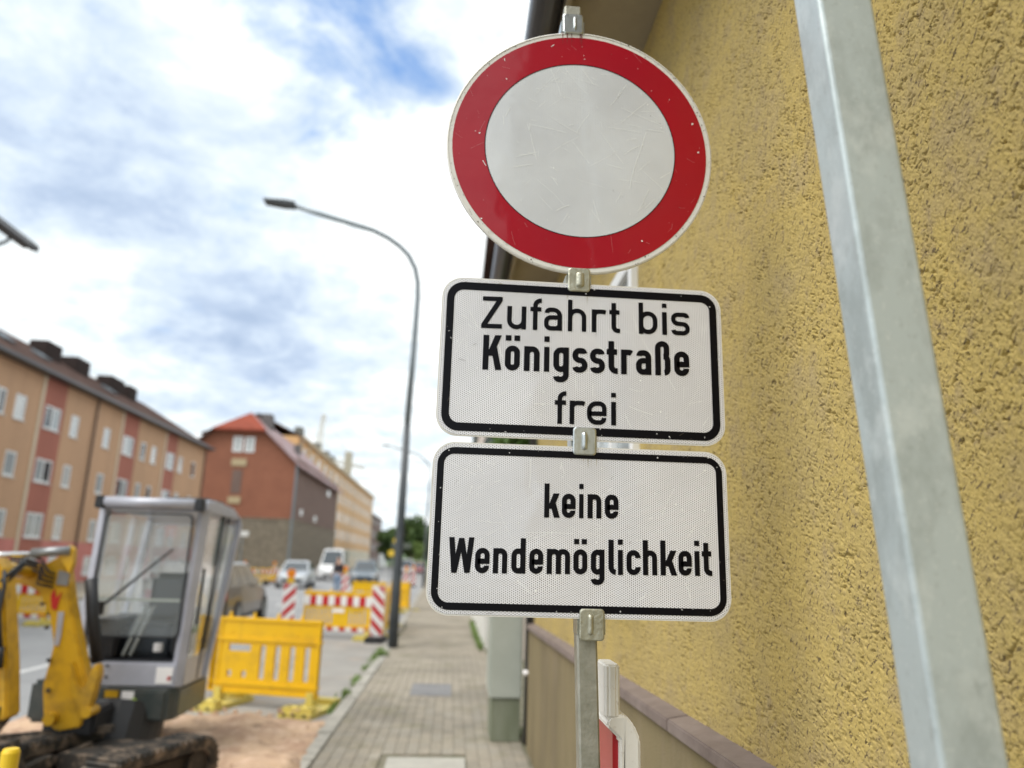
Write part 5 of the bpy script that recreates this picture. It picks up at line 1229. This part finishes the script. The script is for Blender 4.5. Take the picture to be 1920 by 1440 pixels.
# row on the right beyond the ochre house
h1_ = thing('pale_house', 'pale pinkish house with dark shutters glimpsed between the two text plates', 'building', (.9, 24, 0))
hh = []
for k in range(10):
    yc = 14.8+k*2.9
    for z in (1.2, 4.0, 6.8): hh.append((yc-.5, yc+.5, z, z+1.5))
m_pale = rend('pale_pink_render', (.62, .54, .48), (.55, .48, .43))
wall_x(MB(), .95, 13.2, 44, 1.0, 9.6, hh, .12, 1).build('wall', m_pale, h1_, fix=False)
MB().box(1.1, 10, 13.2, 44, -.1, 9.6).build('core', m_pale, h1_)
MB().raw([(.95, 13.2, -.1), (1.2, 13.2, -.1), (1.2, 13.2, 9.6), (.95, 13.2, 9.6)], [(0, 1, 2, 3)]).build('corner_wall', m_pale, h1_, fix=False)
for q_ in hh:
    w = window_x(h1_, .95, q_[0]+.002, q_[1]-.002, q_[2]+.002, q_[3]-.002, 1, 1, m_glass, fr=.07, dep=.03)
    for s_ in (-1, 1):
        yc = (q_[0]+q_[1])/2+s_*.78; MB().box(.905, .945, yc-.25, yc+.25, q_[2], q_[3]).build('shutter', mat('dark_green_shutter', (.03, .05, .045), .6) if 'dark_green_shutter' not in bpy.data.materials else bpy.data.materials['dark_green_shutter'], w)
b = MB(); roof_gable(b, .95, 10, 13.2, 44, 9.6, 13.0, (0, 0), .45); b.build('roof', m_rooft, h1_)
gw = thing('garden_wall', 'low bright white wall beyond the grey cable cabinet', 'wall', (.8, 18, 0))
MB().box(.70, .93, 14.9, 40, -.05, .95).build('rendered_wall', m_white, gw); MB().box(.67, .945, 14.85, 40.05, .95, 1.0).build('coping', m_white, gw)
simple_house('corner_house', 'cream house at the far end of the right hand pavement', 1.3, 52, 110, 9.5, 9, m_cream, m_rooft, 3, sgn=1)

# overhanging roof of the building at the left edge of the picture
lh = thing('roadside_house', 'house at the left edge showing only the dark tip of its overhanging roof', 'house', (-13.4, 13, 0))
MB().box(-22, -13.3, 4, 20.0, -.1, 9.7).build('wall', m_cream, lh)
b = MB(); b.raw([(-12.0, 3.2, 9.86), (-12.0, 20.6, 9.86), (-17.5, 20.6, 13.6), (-17.5, 3.2, 13.6), (-12.0, 3.2, 9.70), (-12.0, 20.6, 9.70), (-17.5, 20.6, 13.44), (-17.5, 3.2, 13.44), (-23, 3.2, 9.8), (-23, 20.6, 9.8)],
             [(0,1,2,3),(4,7,6,5),(0,4,5,1),(1,5,6,2),(3,2,9,8)]); b.build('roof', m_gutter, lh, fix=False)
MB().tube([(-12.0, 3.2, 9.70), (-12.0, 20.0, 9.70)], .13, 8).build('gutter', m_gutter, lh)
MB().box(-12.15, -11.95, 3.2, 20.55, 9.74, 9.88).build('roof_edge', m_gutter, lh)
MB().tube([(-12.04, 19.4, 9.66), (-12.1, 19.35, 9.50), (-12.25, 19.3, 9.38), (-12.7, 19.3, 9.28), (-13.2, 19.3, 9.2)], .045, 8).build('swan_neck_pipe', m_polel, lh, smooth=True)
MB().bar((-12.2, 18.3, 9.55), (-13.3, 18.3, 8.9), .12).build('bracket', m_gutter, lh)

# ================================================================== TREES
def tree(label, x, y, zc, r, rz, nleaf, leaf, m, trunk=.12, seed=1, z0=0):
    rnd = random.Random(seed); t = thing('tree', label, 'tree', (x, y, z0))
    b = MB(); b.tube([(x, y, z0), (x+.05*r, y, z0+(zc-z0)*.5), (x, y, zc)], [trunk, trunk*.7, trunk*.35], 8)
    for k in range(7):
        a = k*2.4; b.tube([(x, y, zc-(r*.7)+k*.06*r), (x+math.cos(a)*r*.4, y+math.sin(a)*r*.4, zc+.05*r*k), (x+math.cos(a)*r*.75, y+math.sin(a)*r*.75, zc+.12*r*k)], [trunk*.35, trunk*.2, trunk*.08], 5)
    b.build('trunk', m_bark, t)
    clumps = []
    for k in range(26):
        a = rnd.uniform(0, 6.283); ph = math.acos(rnd.uniform(-1, 1)); q_ = rnd.uniform(.35, .85)
        clumps.append((x+r*q_*math.sin(ph)*math.cos(a), y+r*q_*math.sin(ph)*math.sin(a), zc+rz*q_*math.cos(ph), rnd.uniform(.22, .42)*r))
    n = nleaf; rg = np.random.RandomState(seed); ci = rg.randint(0, len(clumps), n); cl_ = np.array(clumps)[ci]
    d = rg.normal(size=(n, 3)); d /= np.linalg.norm(d, axis=1)[:, None]; c = cl_[:, :3]+d*(cl_[:, 3:4]*rg.uniform(.3, 1, (n, 1))**.5)
    u_ = rg.normal(size=(n, 3)); u_ /= np.linalg.norm(u_, axis=1)[:, None]; v_ = np.cross(u_, d); v_ /= np.linalg.norm(v_, axis=1)[:, None]+1e-9
    s_ = leaf*rg.uniform(.5, 1.2, (n, 1)); P = np.stack([c-u_*s_, c+v_*s_*.6, c+u_*s_, c-v_*s_*.6], 1).reshape(-1, 3)-np.array([x, y, z0])
    me_ = bpy.data.meshes.new('crown'); me_.from_pydata(P.tolist(), [], np.arange(4*n).reshape(n, 4).tolist()); me_.materials.append(m)
    o_ = bpy.data.objects.new('crown', me_); COL.objects.link(o_); o_.parent = t
    return t
tree('leafy garden tree seen between the two text plates beside the pale house', 1.0, 9.2, 2.75, .85, .7, 5000, .06, m_leaf, .05, 3)
tree('dark green roadside tree right of the lamp post at the end of the street', -7.2, 142, 6.0, 3.6, 3.9, 4500, .45, m_leaf2, .3, 4)
tree('dark green tree left of the lamp post beside the white building', -11.6, 150, 4.8, 3.4, 3.2, 4000, .45, m_leaf2, .3, 5)
tree('tree at the end of the street nearest the text plate edge', -3.2, 146, 5.2, 3.4, 3.4, 4000, .45, m_leaf2, .3, 6)
tree('young light green tree at the kerb in front of the dark trees', -4.9, 118, 3.2, 1.0, 2.2, 1200, .3, m_weed, .1, 8)
gx_, gy_ = np.meshgrid(np.linspace(-260, 260, 40), np.linspace(300, 460, 12))
hz_ = -1+9*np.sin(np.clip((gy_-300)/160, 0, 1)*math.pi/2)*(.5+.8*fbm(gx_*.02, gy_*.02, 3, 4))
idx = np.arange(480).reshape(12, 40); me = bpy.data.meshes.new('wooded_hill')
me.from_pydata(np.stack([gx_, gy_, hz_], -1).reshape(-1, 3).tolist(), [], np.stack([idx[:-1, :-1], idx[:-1, 1:], idx[1:, 1:], idx[1:, :-1]], -1).reshape(-1, 4).tolist())
me.materials.append(m_leaf2); o = bpy.data.objects.new('wooded_hill', me); COL.objects.link(o); o['kind'] = 'structure'

# ================================================================== CRANE, SMALL SIGNS
cr = thing('tower_crane', 'pale tower crane rising faintly behind the orange building', 'crane', (-27, 152, 0))
def lattice(b, p0, p1, w, n, r_):
    p0, p1 = Vector(p0), Vector(p1); d = (p1-p0); q_ = d.to_track_quat('Z', 'Y').to_matrix(); cs = [(-w, -w), (w, -w), (w, w), (-w, w)]
    for k in range(4): b.bar(p0+q_ @ Vector((*cs[k], 0)), p1+q_ @ Vector((*cs[k], 0)), r_)
    for i in range(n):
        for k in range(4):
            a_ = p0+d*(i/n)+q_ @ Vector((*cs[k], 0)); c_ = p0+d*((i+1)/n)+q_ @ Vector((*cs[(k+1) % 4], 0)); b.bar(a_, c_, r_*.7)
    return b
lattice(MB(), (-27.4, 152, 0), (-27.4, 152, 27), .45, 18, .12).build('mast', m_crane, cr)
lattice(MB(), (-27.4, 152, 27), (-27.1, 152, 30.3), .3, 3, .12).build('apex', m_crane, cr)
b = MB(); b.bar((-27.1, 152, 30.2), (-22.6, 152, 23.9), .10); b.bar((-22.6, 152, 23.9), (-20.4, 152, 20.4), .10); b.bar((-27.1, 152, 30.2), (-28.4, 152, 24), .08); b.build('tie_bars', m_crane, cr)
lattice(MB(), (-27.4, 152, 21.5), (-19.0, 160, 20.5), .3, 10, .10).build('jib', m_crane, cr)
def road_sign(label, x, y, h, w, hh_, m, arrow=False):
    t = thing('road_sign', label, 'sign', (x, y, 0)); MB().tube([(x, y, 0), (x, y, h+hh_/2)], .04, 8).build('post', m_polel, t)
    MB().box(x-w/2, x+w/2, y-.05, y-.042, h-hh_/2, h+hh_/2).build('sign_panel', m, t, bevel=.0); return t
road_sign('small white road sign in front of the stone base of the brick building', -10.7, 40, 2.72, .62, .26, m_white)
road_sign('dark green direction sign before the trees right of the lamp post', -3.9, 60, 2.75, 1.5, .42, mat('dark_grey_sign', (.10, .12, .10), .6))
def round_yellow(label, x, y, z, r_):
    t = thing('warning_sign', label, 'sign', (x, y, 0)); MB().tube([(x, y, 0), (x, y, z)], .04, 8).build('post', m_polel, t)
    MB().tube([(x, y-.06, z), (x, y-.045, z)], r_, 18).build('sign_disc', mat('yellow_sign_%d' % int(z*10), (.70, .50, .05), .5), t)
round_yellow('lower yellow round sign just left of the dark lamp post', -4.62, 60, 2.15, .27)
round_yellow('upper yellow sign just left of the dark lamp post', -4.75, 66, 3.25, .24)
